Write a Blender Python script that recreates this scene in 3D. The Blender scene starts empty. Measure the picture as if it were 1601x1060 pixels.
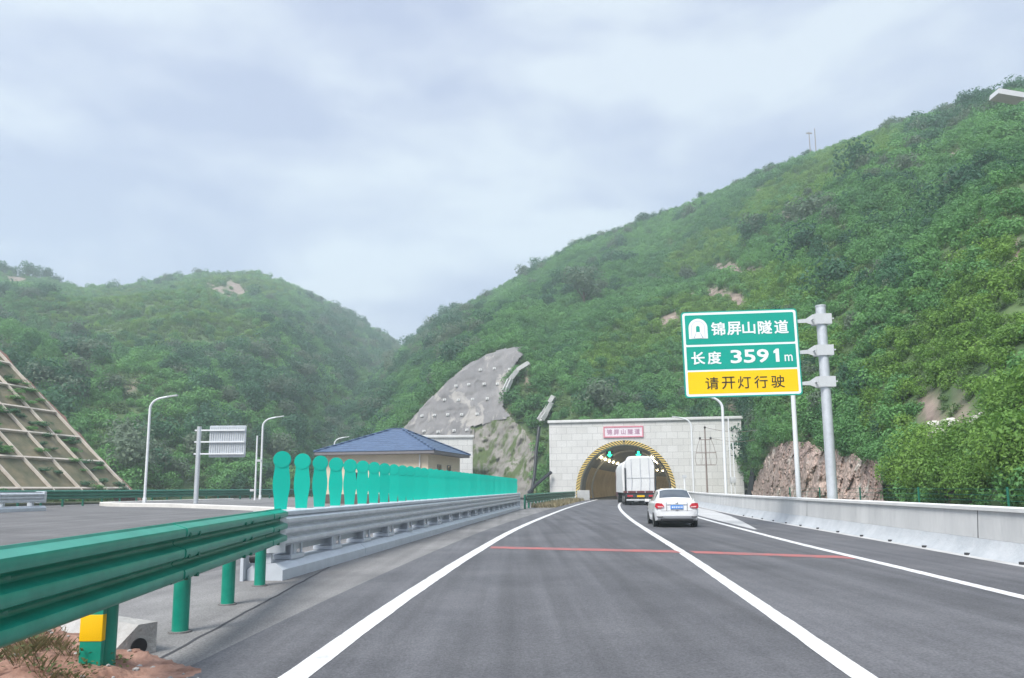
import bpy, bmesh, math, random
from mathutils import Vector, Matrix, noise
random.seed(7)
S = bpy.context.scene
C = S.collection
R = math.radians

# ------------------------------------------------------------------ camera
FPX, PXC, PYC, HORY, EYE, W0 = 1180.0, 800.5, 600.0, 763.0, 1.45, 1601.0
PITCH = math.atan((HORY - PYC) / FPX)
ROLL = R(0.35)
cam = bpy.data.cameras.new('camera')
cam.sensor_width = 36.0
cam.lens = 36.0 * FPX / W0
cam.shift_y = (PYC - 530.0) / W0
cam.clip_start = 0.05
cam.clip_end = 5000
co = bpy.data.objects.new('camera', cam)
C.objects.link(co)
_F = Vector((0, math.cos(PITCH), math.sin(PITCH)))
_U = Vector((0, -math.sin(PITCH), math.cos(PITCH)))
_X = Vector((1, 0, 0))
_xr = _X * math.cos(ROLL) - _U * math.sin(ROLL)
_ur = _U * math.cos(ROLL) + _X * math.sin(ROLL)
mw = Matrix((_xr, _ur, -_F)).transposed().to_4x4()
mw.translation = (0, 0, EYE)
co.matrix_world = mw
S.camera = co

# ------------------------------------------------------------------ sky, sun, exposure
SUN_EL, SUN_AZ = R(52), R(215)          # from behind the camera, to the left (clockwise from +Y)
S.view_settings.view_transform = 'Standard'
S.view_settings.look = 'None'
S.view_settings.gamma = 1
S.view_settings.exposure = 1.14
S.cycles.use_denoising = True
S.cycles.max_bounces = 6
S.cycles.volume_bounces = 1
S.cycles.transparent_max_bounces = 8
wd = bpy.data.worlds.new('World')
S.world = wd
wd.use_nodes = True
nt = wd.node_tree
nt.nodes.clear()
N = nt.nodes.new
wo = N('ShaderNodeOutputWorld')
bg = N('ShaderNodeBackground')
bg.inputs['Strength'].default_value = 0.1
sky = N('ShaderNodeTexSky')
sky.sky_type = 'NISHITA'
sky.sun_disc = False
sky.sun_elevation = SUN_EL
sky.sun_rotation = SUN_AZ
tc = N('ShaderNodeTexCoord')
mp = N('ShaderNodeMapping')
mp.inputs['Scale'].default_value = (1.0, 1.0, 2.6)
mp.inputs['Location'].default_value = (1.35, 0.6, 0.4)
n1 = N('ShaderNodeTexNoise')
n1.inputs['Scale'].default_value = 3.1
n1.inputs['Detail'].default_value = 7
n1.inputs['Roughness'].default_value = 0.52
n1.inputs['Distortion'].default_value = 0.15
r1 = N('ShaderNodeValToRGB')
e = r1.color_ramp.elements
e[0].position = 0.42
e[0].color = (0.475, 0.525, 0.715, 1)
e[1].position = 0.62
e[1].color = (0.755, 0.815, 0.895, 1)
m_ = e.new(0.51)
m_.color = (0.585, 0.635, 0.79, 1)
sc_ = N('ShaderNodeVectorMath')
sc_.operation = 'SCALE'
sc_.inputs['Scale'].default_value = 4.95
mx = N('ShaderNodeMix')
mx.data_type = 'RGBA'
mx.inputs['Factor'].default_value = 0.88
L = nt.links.new
L(tc.outputs['Generated'], mp.inputs['Vector'])
L(mp.outputs['Vector'], n1.inputs['Vector'])
L(n1.outputs['Fac'], r1.inputs['Fac'])
L(r1.outputs['Color'], sc_.inputs[0])
L(sky.outputs['Color'], mx.inputs['A'])
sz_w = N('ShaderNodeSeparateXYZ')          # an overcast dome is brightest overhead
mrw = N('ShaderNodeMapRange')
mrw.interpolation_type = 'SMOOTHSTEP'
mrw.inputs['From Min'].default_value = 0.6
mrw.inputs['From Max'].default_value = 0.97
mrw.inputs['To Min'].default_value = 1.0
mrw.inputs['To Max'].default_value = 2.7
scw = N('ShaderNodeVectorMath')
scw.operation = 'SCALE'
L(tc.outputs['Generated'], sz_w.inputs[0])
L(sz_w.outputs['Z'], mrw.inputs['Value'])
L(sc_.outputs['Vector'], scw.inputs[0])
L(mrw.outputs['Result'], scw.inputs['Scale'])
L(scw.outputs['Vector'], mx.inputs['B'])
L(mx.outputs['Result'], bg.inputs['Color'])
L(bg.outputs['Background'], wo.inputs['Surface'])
sl = bpy.data.lights.new('sun', 'SUN')
sl.energy = 2.3
sl.angle = R(22)
sl.color = (1.0, 0.965, 0.91)
so = bpy.data.objects.new('sun', sl)
C.objects.link(so)
_sd = Vector((math.sin(SUN_AZ) * math.cos(SUN_EL), math.cos(SUN_AZ) * math.cos(SUN_EL), math.sin(SUN_EL)))
so.rotation_euler = _sd.to_track_quat('Z', 'Y').to_euler()
so.location = _sd * 300


# ------------------------------------------------------------------ survey helpers: photograph pixel -> point of the place
def ray(px, py):
    u = (px - PXC) / FPX
    v = (PYC - py) / FPX
    u, v = u * math.cos(ROLL) + v * math.sin(ROLL), -u * math.sin(ROLL) + v * math.cos(ROLL)
    return _X * u + _U * v + _F


def at(px, py, Y):
    d = ray(px, py)
    return d * (Y / d.y) + Vector((0, 0, EYE))


def elev(px, py):
    d = ray(px, py)
    return math.atan2(d.x, d.y), d.z / math.hypot(d.x, d.y)


def az_of(px):
    return math.atan((px - PXC) / FPX)


def lerp_table(tab, x):
    if x <= tab[0][0]:
        return tab[0][1:]
    for a, b in zip(tab, tab[1:]):
        if x <= b[0]:
            t = (x - a[0]) / (b[0] - a[0])
            return tuple(p + (q - p) * t for p, q in zip(a[1:], b[1:]))
    return tab[-1][1:]


def sstep(a, b, x):
    t = max(0.0, min(1.0, (x - a) / (b - a)))
    return t * t * (3 - 2 * t)


def hz(x):                                  # the other carriageway lies a little higher
    return 0.4 * sstep(6.0, 24.0, -x)


# ------------------------------------------------------------------ materials
MAT = {}


def mat(name, col, rough=0.7, metal=0.0, var=0.12, scale=3.0, bump=0.0, bscale=None, col2=None, emit=None, stretch=None, spec=0.4, coat=0.0, detail=6.0):
    m = bpy.data.materials.new(name)
    m.use_nodes = True
    t = m.node_tree
    b = t.nodes['Principled BSDF']
    b.inputs['Roughness'].default_value = rough
    b.inputs['Metallic'].default_value = metal
    b.inputs['Specular IOR Level'].default_value = spec
    b.inputs['Coat Weight'].default_value = coat
    tcn = t.nodes.new('ShaderNodeTexCoord')
    vec = tcn.outputs['Object']
    if stretch:
        mpn = t.nodes.new('ShaderNodeMapping')
        mpn.inputs['Scale'].default_value = stretch
        t.links.new(vec, mpn.inputs['Vector'])
        vec = mpn.outputs['Vector']
    nz = t.nodes.new('ShaderNodeTexNoise')
    nz.inputs['Scale'].default_value = scale
    nz.inputs['Detail'].default_value = detail
    nz.inputs['Roughness'].default_value = 0.65
    t.links.new(vec, nz.inputs['Vector'])
    rp = t.nodes.new('ShaderNodeValToRGB')
    c2 = col2 or tuple(min(1, c * (1 + var)) for c in col)
    c1 = col if col2 else tuple(c * (1 - var) for c in col)
    rp.color_ramp.elements[0].position = 0.32
    rp.color_ramp.elements[1].position = 0.68
    rp.color_ramp.elements[0].color = (*c1, 1)
    rp.color_ramp.elements[1].color = (*c2, 1)
    t.links.new(nz.outputs['Fac'], rp.inputs['Fac'])
    t.links.new(rp.outputs['Color'], b.inputs['Base Color'])
    if bump:
        n2 = t.nodes.new('ShaderNodeTexNoise')
        n2.inputs['Scale'].default_value = bscale or scale * 6
        n2.inputs['Detail'].default_value = 8
        t.links.new(vec, n2.inputs['Vector'])
        bp = t.nodes.new('ShaderNodeBump')
        bp.inputs['Strength'].default_value = bump
        bp.inputs['Distance'].default_value = 0.05
        t.links.new(n2.outputs['Fac'], bp.inputs['Height'])
        t.links.new(bp.outputs['Normal'], b.inputs['Normal'])
    if emit:
        b.inputs['Emission Color'].default_value = (*emit[0], 1)
        b.inputs['Emission Strength'].default_value = emit[1]
    MAT[name] = m
    return m


def asphalt(name, c1, c2, streak, direction=0.1):
    m = mat(name, c1, 0.82, 0, col2=c2, scale=0.35, bump=0.35, bscale=60, spec=0.35)
    t = m.node_tree
    b = t.nodes['Principled BSDF']
    tcn = t.nodes.new('ShaderNodeTexCoord')
    mpn = t.nodes.new('ShaderNodeMapping')
    mpn.vector_type = 'POINT'
    mpn.inputs['Rotation'].default_value = (0, 0, direction)
    mpn.inputs['Scale'].default_value = (2.2, 0.05, 1)
    nz = t.nodes.new('ShaderNodeTexNoise')
    nz.inputs['Scale'].default_value = 1.3
    nz.inputs['Detail'].default_value = 5
    nf = t.nodes.new('ShaderNodeTexNoise')
    nf.inputs['Scale'].default_value = 45
    nf.inputs['Detail'].default_value = 3
    rp = t.nodes.new('ShaderNodeMapRange')
    rp.inputs['From Min'].default_value = 0.3
    rp.inputs['From Max'].default_value = 0.7
    rp.inputs['To Min'].default_value = 1 - streak
    rp.inputs['To Max'].default_value = 1 + streak
    rf = t.nodes.new('ShaderNodeMapRange')
    rf.inputs['From Min'].default_value = 0.3
    rf.inputs['From Max'].default_value = 0.7
    rf.inputs['To Min'].default_value = 0.72
    rf.inputs['To Max'].default_value = 1.3
    mu = t.nodes.new('ShaderNodeMath')
    mu.operation = 'MULTIPLY'
    vm = t.nodes.new('ShaderNodeVectorMath')
    vm.operation = 'SCALE'
    l = t.links.new
    l(tcn.outputs['Object'], mpn.inputs['Vector'])
    l(mpn.outputs['Vector'], nz.inputs['Vector'])
    l(tcn.outputs['Object'], nf.inputs['Vector'])
    l(nz.outputs['Fac'], rp.inputs['Value'])
    l(nf.outputs['Fac'], rf.inputs['Value'])
    l(rp.outputs['Result'], mu.inputs[0])
    l(rf.outputs['Result'], mu.inputs[1])
    src = b.inputs['Base Color'].links[0].from_socket
    l(src, vm.inputs[0])
    l(mu.outputs[0], vm.inputs['Scale'])
    wa = t.nodes.new('ShaderNodeAttribute')
    wa.attribute_name = 'wear'
    wm = t.nodes.new('ShaderNodeMath')
    wm.operation = 'MULTIPLY_ADD'
    wm.inputs[1].default_value = -0.17
    wm.inputs[2].default_value = 1.04
    v2 = t.nodes.new('ShaderNodeVectorMath')
    v2.operation = 'SCALE'
    l(wa.outputs['Fac'], wm.inputs[0])
    l(vm.outputs['Vector'], v2.inputs[0])
    l(wm.outputs[0], v2.inputs['Scale'])
    l(v2.outputs['Vector'], b.inputs['Base Color'])
    return m


asphalt('asphalt', (0.074, 0.075, 0.081), (0.116, 0.116, 0.122), 0.24)
asphalt('asphalt_old', (0.105, 0.103, 0.103), (0.155, 0.152, 0.150), 0.16, 1.2)
asphalt('pavement', (0.125, 0.122, 0.121), (0.215, 0.21, 0.203), 0.16)
mat('gore_concrete', (0.36, 0.36, 0.35), 0.85, col2=(0.5, 0.5, 0.49), scale=0.8, bump=0.3, bscale=30)
mat('soil', (0.15, 0.075, 0.05), 0.95, col2=(0.36, 0.215, 0.16), scale=4.5, bump=0.9, bscale=9)
mat('earth', (0.055, 0.075, 0.03), 0.95, col2=(0.13, 0.125, 0.06), scale=0.25, bump=0.6, bscale=2)
mat('slope_soil', (0.085, 0.095, 0.05), 0.95, col2=(0.23, 0.19, 0.12), scale=0.7, bump=0.9, bscale=4)
mat('road_paint', (0.44, 0.44, 0.43), 0.65, col2=(0.74, 0.74, 0.72), scale=7, bump=0.15, bscale=30, detail=10)
mat('red_paint', (0.42, 0.11, 0.10), 0.75, col2=(0.20, 0.125, 0.125), scale=2.6)
mat('guard_green', (0.0, 0.20, 0.135), 0.30, col2=(0.012, 0.28, 0.19), scale=3.5, spec=0.5)
mat('far_green', (0.012, 0.13, 0.085), 0.45, col2=(0.018, 0.17, 0.11), scale=1.2)
mat('panel_green', (0.0, 0.38, 0.285), 0.5, col2=(0.0, 0.47, 0.355), scale=0.9, spec=0.3)
mat('galvanised', (0.60, 0.63, 0.66), 0.42, 0.35, var=0.10, scale=4)
mat('barrier_grey', (0.56, 0.60, 0.64), 0.5, 0.25, var=0.08, scale=3)
mat('dark_gap', (0.05, 0.05, 0.055), 0.8)
mat('yellow_paint', (0.85, 0.50, 0.0), 0.5, var=0.05)
mat('arch_yellow', (0.80, 0.58, 0.16), 0.6, var=0.1)
mat('black_paint', (0.018, 0.018, 0.02), 0.5)
mat('concrete', (0.42, 0.42, 0.41), 0.85, col2=(0.56, 0.56, 0.54), scale=1.3, bump=0.35, bscale=18)
mat('concrete_worn', (0.27, 0.265, 0.25), 0.9, col2=(0.42, 0.41, 0.39), scale=3.5, bump=0.5, bscale=25)
mat('barrier_concrete', (0.47, 0.475, 0.47), 0.8, col2=(0.62, 0.62, 0.605), scale=1.6, bump=0.25, bscale=14, stretch=(1, 0.8, 0.22))
mat('barrier_base', (0.36, 0.385, 0.405), 0.75, col2=(0.48, 0.50, 0.515), scale=1.5, bump=0.2, bscale=14)
mat('coping', (0.66, 0.66, 0.64), 0.75, var=0.07, scale=1.5)
mat('kerb_white', (0.68, 0.66, 0.62), 0.8, var=0.12, scale=1.0)
mat('lamp_white', (0.76, 0.78, 0.79), 0.4, var=0.04)
mat('lamp_grey', (0.55, 0.57, 0.58), 0.45, var=0.06)
mat('sign_green', (0.0, 0.325, 0.245), 0.55, col2=(0.0, 0.36, 0.275), scale=0.5, spec=0.3)
mat('sign_yellow', (0.92, 0.58, 0.0), 0.55, var=0.03, scale=0.5, spec=0.3)
mat('sign_white', (0.82, 0.85, 0.85), 0.55, var=0.02)
mat('sign_grey', (0.48, 0.50, 0.55), 0.55, var=0.03)
mat('plaque', (0.78, 0.70, 0.74), 0.7, var=0.04)
mat('plaque_red', (0.66, 0.24, 0.30), 0.7, var=0.08)
mat('plaque_text', (0.46, 0.26, 0.36), 0.7, var=0.08)
mat('tunnel_lining', (0.20, 0.21, 0.21), 0.8, col2=(0.28, 0.28, 0.27), scale=0.6)
mat('tunnel_panel', (0.58, 0.47, 0.27), 0.55, col2=(0.76, 0.64, 0.42), scale=0.5)
mat('tunnel_rib', (0.55, 0.56, 0.54), 0.7)
mat('tunnel_lamp', (0.9, 0.9, 0.8), 0.5, emit=((1.0, 0.80, 0.46), 24.0))
mat('signal_glow', (0.0, 0.5, 0.25), 0.5, emit=((0.03, 1.0, 0.42), 1.6))
mat('signal_case', (0.02, 0.03, 0.03), 0.5)
mat('wall_cream', (0.66, 0.56, 0.42), 0.85, var=0.06, scale=0.8)
mat('plinth_brown', (0.12, 0.09, 0.08), 0.8)
mat('eave_grey', (0.20, 0.19, 0.20), 0.7)
mat('window_dark', (0.03, 0.035, 0.04), 0.15)
mat('pipe_black', (0.012, 0.016, 0.02), 0.5)
mat('pole_brown', (0.26, 0.21, 0.19), 0.8)
mat('insulator', (0.03, 0.03, 0.03), 0.3)
mat('car_white', (0.80, 0.81, 0.81), 0.28, var=0.01, coat=0.6)
mat('car_glass', (0.05, 0.065, 0.08), 0.08, spec=0.6)
mat('tail_red', (0.50, 0.02, 0.035), 0.2, coat=0.5)
mat('tail_clear', (0.75, 0.42, 0.42), 0.2, coat=0.5)
mat('plate_blue', (0.07, 0.25, 0.68), 0.4)
mat('chrome', (0.75, 0.75, 0.76), 0.15, 0.9)
mat('rubber', (0.018, 0.018, 0.019), 0.8)
mat('rim', (0.42, 0.43, 0.44), 0.3, 0.7)
mat('tarp', (0.70, 0.71, 0.70), 0.65, var=0.05, scale=1.2, bump=0.5, bscale=3)
mat('truck_maroon', (0.13, 0.035, 0.04), 0.5)
mat('truck_dark', (0.035, 0.04, 0.045), 0.6)
mat('bark', (0.09, 0.065, 0.05), 0.9, bump=0.6, bscale=12)
mat('boulder', (0.46, 0.43, 0.39), 0.9, col2=(0.62, 0.60, 0.56), scale=1.5, bump=0.6, bscale=6)
mat('beam_concrete', (0.48, 0.42, 0.35), 0.9, col2=(0.64, 0.57, 0.49), scale=1.2)

# portal blocks
m = bpy.data.materials.new('portal_blocks')
m.use_nodes = True
t = m.node_tree
b = t.nodes['Principled BSDF']
b.inputs['Roughness'].default_value = 0.75
tcn = t.nodes.new('ShaderNodeTexCoord')
sx = t.nodes.new('ShaderNodeSeparateXYZ')
cx = t.nodes.new('ShaderNodeCombineXYZ')
bk = t.nodes.new('ShaderNodeTexBrick')
bk.inputs['Color1'].default_value = (0.60, 0.595, 0.565, 1)
bk.inputs['Color2'].default_value = (0.67, 0.665, 0.64, 1)
bk.inputs['Mortar'].default_value = (0.46, 0.455, 0.44, 1)
bk.inputs['Scale'].default_value = 1.0
bk.inputs['Mortar Size'].default_value = 0.026
bk.inputs['Brick Width'].default_value = 1.25
bk.inputs['Row Height'].default_value = 0.79
nz = t.nodes.new('ShaderNodeTexNoise')
nz.inputs['Scale'].default_value = 0.5
nz.inputs['Detail'].default_value = 6
mr = t.nodes.new('ShaderNodeMapRange')
mr.inputs['From Min'].default_value = 0.3
mr.inputs['From Max'].default_value = 0.7
mr.inputs['To Min'].default_value = 0.92
mr.inputs['To Max'].default_value = 1.05
vm = t.nodes.new('ShaderNodeVectorMath')
vm.operation = 'SCALE'
l = t.links.new
l(tcn.outputs['Object'], sx.inputs[0])
l(sx.outputs['X'], cx.inputs['X'])
l(sx.outputs['Z'], cx.inputs['Y'])
l(cx.outputs[0], bk.inputs['Vector'])
l(tcn.outputs['Object'], nz.inputs['Vector'])
l(nz.outputs['Fac'], mr.inputs['Value'])
l(bk.outputs['Color'], vm.inputs[0])
l(mr.outputs['Result'], vm.inputs['Scale'])
l(vm.outputs['Vector'], b.inputs['Base Color'])
MAT['portal_blocks'] = m

# roof tiles: rows of ridges
m = mat('roof_blue', (0.045, 0.08, 0.15), 0.5, col2=(0.075, 0.125, 0.22), scale=2.5)
t = m.node_tree
wv = t.nodes.new('ShaderNodeTexWave')
wv.bands_direction = 'Z'
wv.inputs['Scale'].default_value = 1.6
wv.inputs['Distortion'].default_value = 0.3
tcn = t.nodes.new('ShaderNodeTexCoord')
bp = t.nodes.new('ShaderNodeBump')
bp.inputs['Strength'].default_value = 0.8
bp.inputs['Distance'].default_value = 0.12
t.links.new(tcn.outputs['Object'], wv.inputs['Vector'])
t.links.new(wv.outputs['Fac'], bp.inputs['Height'])
t.links.new(bp.outputs['Normal'], t.nodes['Principled BSDF'].inputs['Normal'])


# hill soil: green ground cover with reddish bare patches by attribute
def hill_material(name):
    m = mat(name, (0.04, 0.08, 0.028), 0.95, col2=(0.10, 0.155, 0.055), scale=0.35, bump=0.8, bscale=1.5)
    t = m.node_tree
    b = t.nodes['Principled BSDF']
    at_ = t.nodes.new('ShaderNodeAttribute')
    at_.attribute_name = 'bare'
    tcn = t.nodes.new('ShaderNodeTexCoord')
    nz = t.nodes.new('ShaderNodeTexNoise')
    nz.inputs['Scale'].default_value = 0.9
    nz.inputs['Detail'].default_value = 8
    rp = t.nodes.new('ShaderNodeValToRGB')
    rp.color_ramp.elements[0].position = 0.3
    rp.color_ramp.elements[0].color = (0.13, 0.095, 0.08, 1)
    rp.color_ramp.elements[1].position = 0.7
    rp.color_ramp.elements[1].color = (0.33, 0.26, 0.215, 1)
    mi = t.nodes.new('ShaderNodeMix')
    mi.data_type = 'RGBA'
    src = b.inputs['Base Color'].links[0].from_socket
    l = t.links.new
    l(tcn.outputs['Object'], nz.inputs['Vector'])
    l(nz.outputs['Fac'], rp.inputs['Fac'])
    l(at_.outputs['Fac'], mi.inputs['Factor'])
    l(src, mi.inputs['A'])
    l(rp.outputs['Color'], mi.inputs['B'])
    l(mi.outputs['Result'], b.inputs['Base Color'])
    return m


hill_material('hill_ground')


# sprayed concrete with moss streaks
def streaked(name, base, base2, moss, amount, zs):
    m = mat(name, base, 0.9, col2=base2, scale=0.28, bump=0.9, bscale=0.9)
    t = m.node_tree
    b = t.nodes['Principled BSDF']
    tcn = t.nodes.new('ShaderNodeTexCoord')
    mpn = t.nodes.new('ShaderNodeMapping')
    mpn.inputs['Scale'].default_value = (1, 1, zs)
    mpn.inputs['Rotation'].default_value = (0, R(18), 0)
    nz = t.nodes.new('ShaderNodeTexNoise')
    nz.inputs['Scale'].default_value = 0.42
    nz.inputs['Detail'].default_value = 7
    nz.inputs['Roughness'].default_value = 0.65
    nz.inputs['Distortion'].default_value = 0.8
    rp = t.nodes.new('ShaderNodeMapRange')
    rp.inputs['From Min'].default_value = amount
    rp.inputs['From Max'].default_value = amount + 0.07
    mi = t.nodes.new('ShaderNodeMix')
    mi.data_type = 'RGBA'
    mi.inputs['B'].default_value = (*moss, 1)
    src = b.inputs['Base Color'].links[0].from_socket
    l = t.links.new
    l(tcn.outputs['Object'], mpn.inputs['Vector'])
    l(mpn.outputs['Vector'], nz.inputs['Vector'])
    l(nz.outputs['Fac'], rp.inputs['Value'])
    l(rp.outputs['Result'], mi.inputs['Factor'])
    l(src, mi.inputs['A'])
    l(mi.outputs['Result'], b.inputs['Base Color'])
    return m


streaked('shotcrete', (0.155, 0.15, 0.15), (0.235, 0.225, 0.22), (0.33, 0.31, 0.285), 0.56, 0.14)
streaked('mossy_rock', (0.155, 0.145, 0.128), (0.265, 0.247, 0.22), (0.075, 0.105, 0.035), 0.49, 0.2)
def cracked(m, scale, dark):
    t = m.node_tree
    b = t.nodes['Principled BSDF']
    tcn = t.nodes.new('ShaderNodeTexCoord')
    nz = t.nodes.new('ShaderNodeTexNoise')
    nz.inputs['Scale'].default_value = scale * 1.7
    nz.inputs['Detail'].default_value = 5
    ad = t.nodes.new('ShaderNodeVectorMath')
    ad.operation = 'MULTIPLY_ADD'
    ad.inputs[1].default_value = (0.8 / scale,) * 3
    vo = t.nodes.new('ShaderNodeTexVoronoi')
    vo.feature = 'DISTANCE_TO_EDGE'
    vo.inputs['Scale'].default_value = scale
    mr = t.nodes.new('ShaderNodeMapRange')
    mr.inputs['From Max'].default_value = 0.12
    mr.inputs['To Min'].default_value = dark
    vm = t.nodes.new('ShaderNodeVectorMath')
    vm.operation = 'SCALE'
    src = b.inputs['Base Color'].links[0].from_socket
    l = t.links.new
    l(tcn.outputs['Object'], nz.inputs['Vector'])
    l(nz.outputs['Color'], ad.inputs[0])
    l(tcn.outputs['Object'], ad.inputs[2])
    l(ad.outputs[0], vo.inputs['Vector'])
    l(vo.outputs['Distance'], mr.inputs['Value'])
    l(src, vm.inputs[0])
    l(mr.outputs['Result'], vm.inputs['Scale'])
    l(vm.outputs['Vector'], b.inputs['Base Color'])


streaked('cut_rock', (0.27, 0.19, 0.165), (0.48, 0.37, 0.31), (0.52, 0.47, 0.41), 0.57, 0.8)

cracked(MAT['cut_rock'], 1.5, 0.5)


def leaf_material(name, dark, light, big=0.03, translucent=0.35):
    m = bpy.data.materials.new(name)
    m.use_nodes = True
    t = m.node_tree
    b = t.nodes['Principled BSDF']
    b.inputs['Roughness'].default_value = 0.55
    b.inputs['Specular IOR Level'].default_value = 0.25
    oi = t.nodes.new('ShaderNodeObjectInfo')
    geo = t.nodes.new('ShaderNodeNewGeometry')
    nz = t.nodes.new('ShaderNodeTexNoise')
    nz.inputs['Scale'].default_value = big
    nz.inputs['Detail'].default_value = 4
    mr = t.nodes.new('ShaderNodeMapRange')
    mr.inputs['From Min'].default_value = 0.36
    mr.inputs['From Max'].default_value = 0.66
    m1 = t.nodes.new('ShaderNodeMath')
    m1.operation = 'MULTIPLY'
    m1.inputs[1].default_value = 0.55
    m2 = t.nodes.new('ShaderNodeMath')
    m2.operation = 'MULTIPLY_ADD'
    m2.inputs[1].default_value = 0.6
    mi = t.nodes.new('ShaderNodeMix')
    mi.data_type = 'RGBA'
    mi.inputs['A'].default_value = (*dark, 1)
    mi.inputs['B'].default_value = (*light, 1)
    tr = t.nodes.new('ShaderNodeBsdfTranslucent')
    ms = t.nodes.new('ShaderNodeMixShader')
    ms.inputs[0].default_value = translucent
    out = t.nodes['Material Output']
    l = t.links.new
    l(geo.outputs['Position'], nz.inputs['Vector'])
    l(nz.outputs['Fac'], mr.inputs['Value'])
    l(oi.outputs['Random'], m1.inputs[0])
    l(mr.outputs['Result'], m2.inputs[0])
    l(m1.outputs[0], m2.inputs[2])
    l(m2.outputs[0], mi.inputs['Factor'])
    l(mi.outputs['Result'], b.inputs['Base Color'])
    l(mi.outputs['Result'], tr.inputs['Color'])
    l(b.outputs[0], ms.inputs[1])
    l(tr.outputs[0], ms.inputs[2])
    l(ms.outputs[0], out.inputs['Surface'])
    MAT[name] = m
    return m


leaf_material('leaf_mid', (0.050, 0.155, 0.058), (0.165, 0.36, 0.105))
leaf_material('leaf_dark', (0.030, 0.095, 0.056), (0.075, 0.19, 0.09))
leaf_material('leaf_bright', (0.085, 0.20, 0.04), (0.20, 0.35, 0.065), 0.08)
leaf_material('leaf_grass', (0.065, 0.13, 0.045), (0.16, 0.26, 0.085), 0.05)
leaf_material('leaf_pale', (0.09, 0.14, 0.09), (0.16, 0.22, 0.14))
leaf_material('weed_leaf', (0.07, 0.10, 0.035), (0.16, 0.17, 0.07), 0.8)
leaf_material('weed', (0.14, 0.13, 0.06), (0.34, 0.28, 0.16), 0.8)


# ------------------------------------------------------------------ object helpers
def tag(o, label=None, cat=None, group=None, kind=None):
    if label: o['label'] = label
    if cat: o['category'] = cat
    if group: o['group'] = group
    if kind: o['kind'] = kind
    return o


def thing(name, label, cat, loc=(0, 0, 0), rz=0.0, group=None):
    o = bpy.data.objects.new(name, None)
    o.empty_display_size = 0.2
    C.objects.link(o)
    o.location = loc
    o.rotation_euler = (0, 0, rz)
    return tag(o, label, cat, group)


def kids(o):
    return [c for c in list(bpy.data.objects) if c.parent == o]


def copy_tree(o, parent=None):
    c = o.copy()
    C.objects.link(c)
    c.parent = parent
    for ch in o.children:
        copy_tree(ch, c)
    return c


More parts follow.
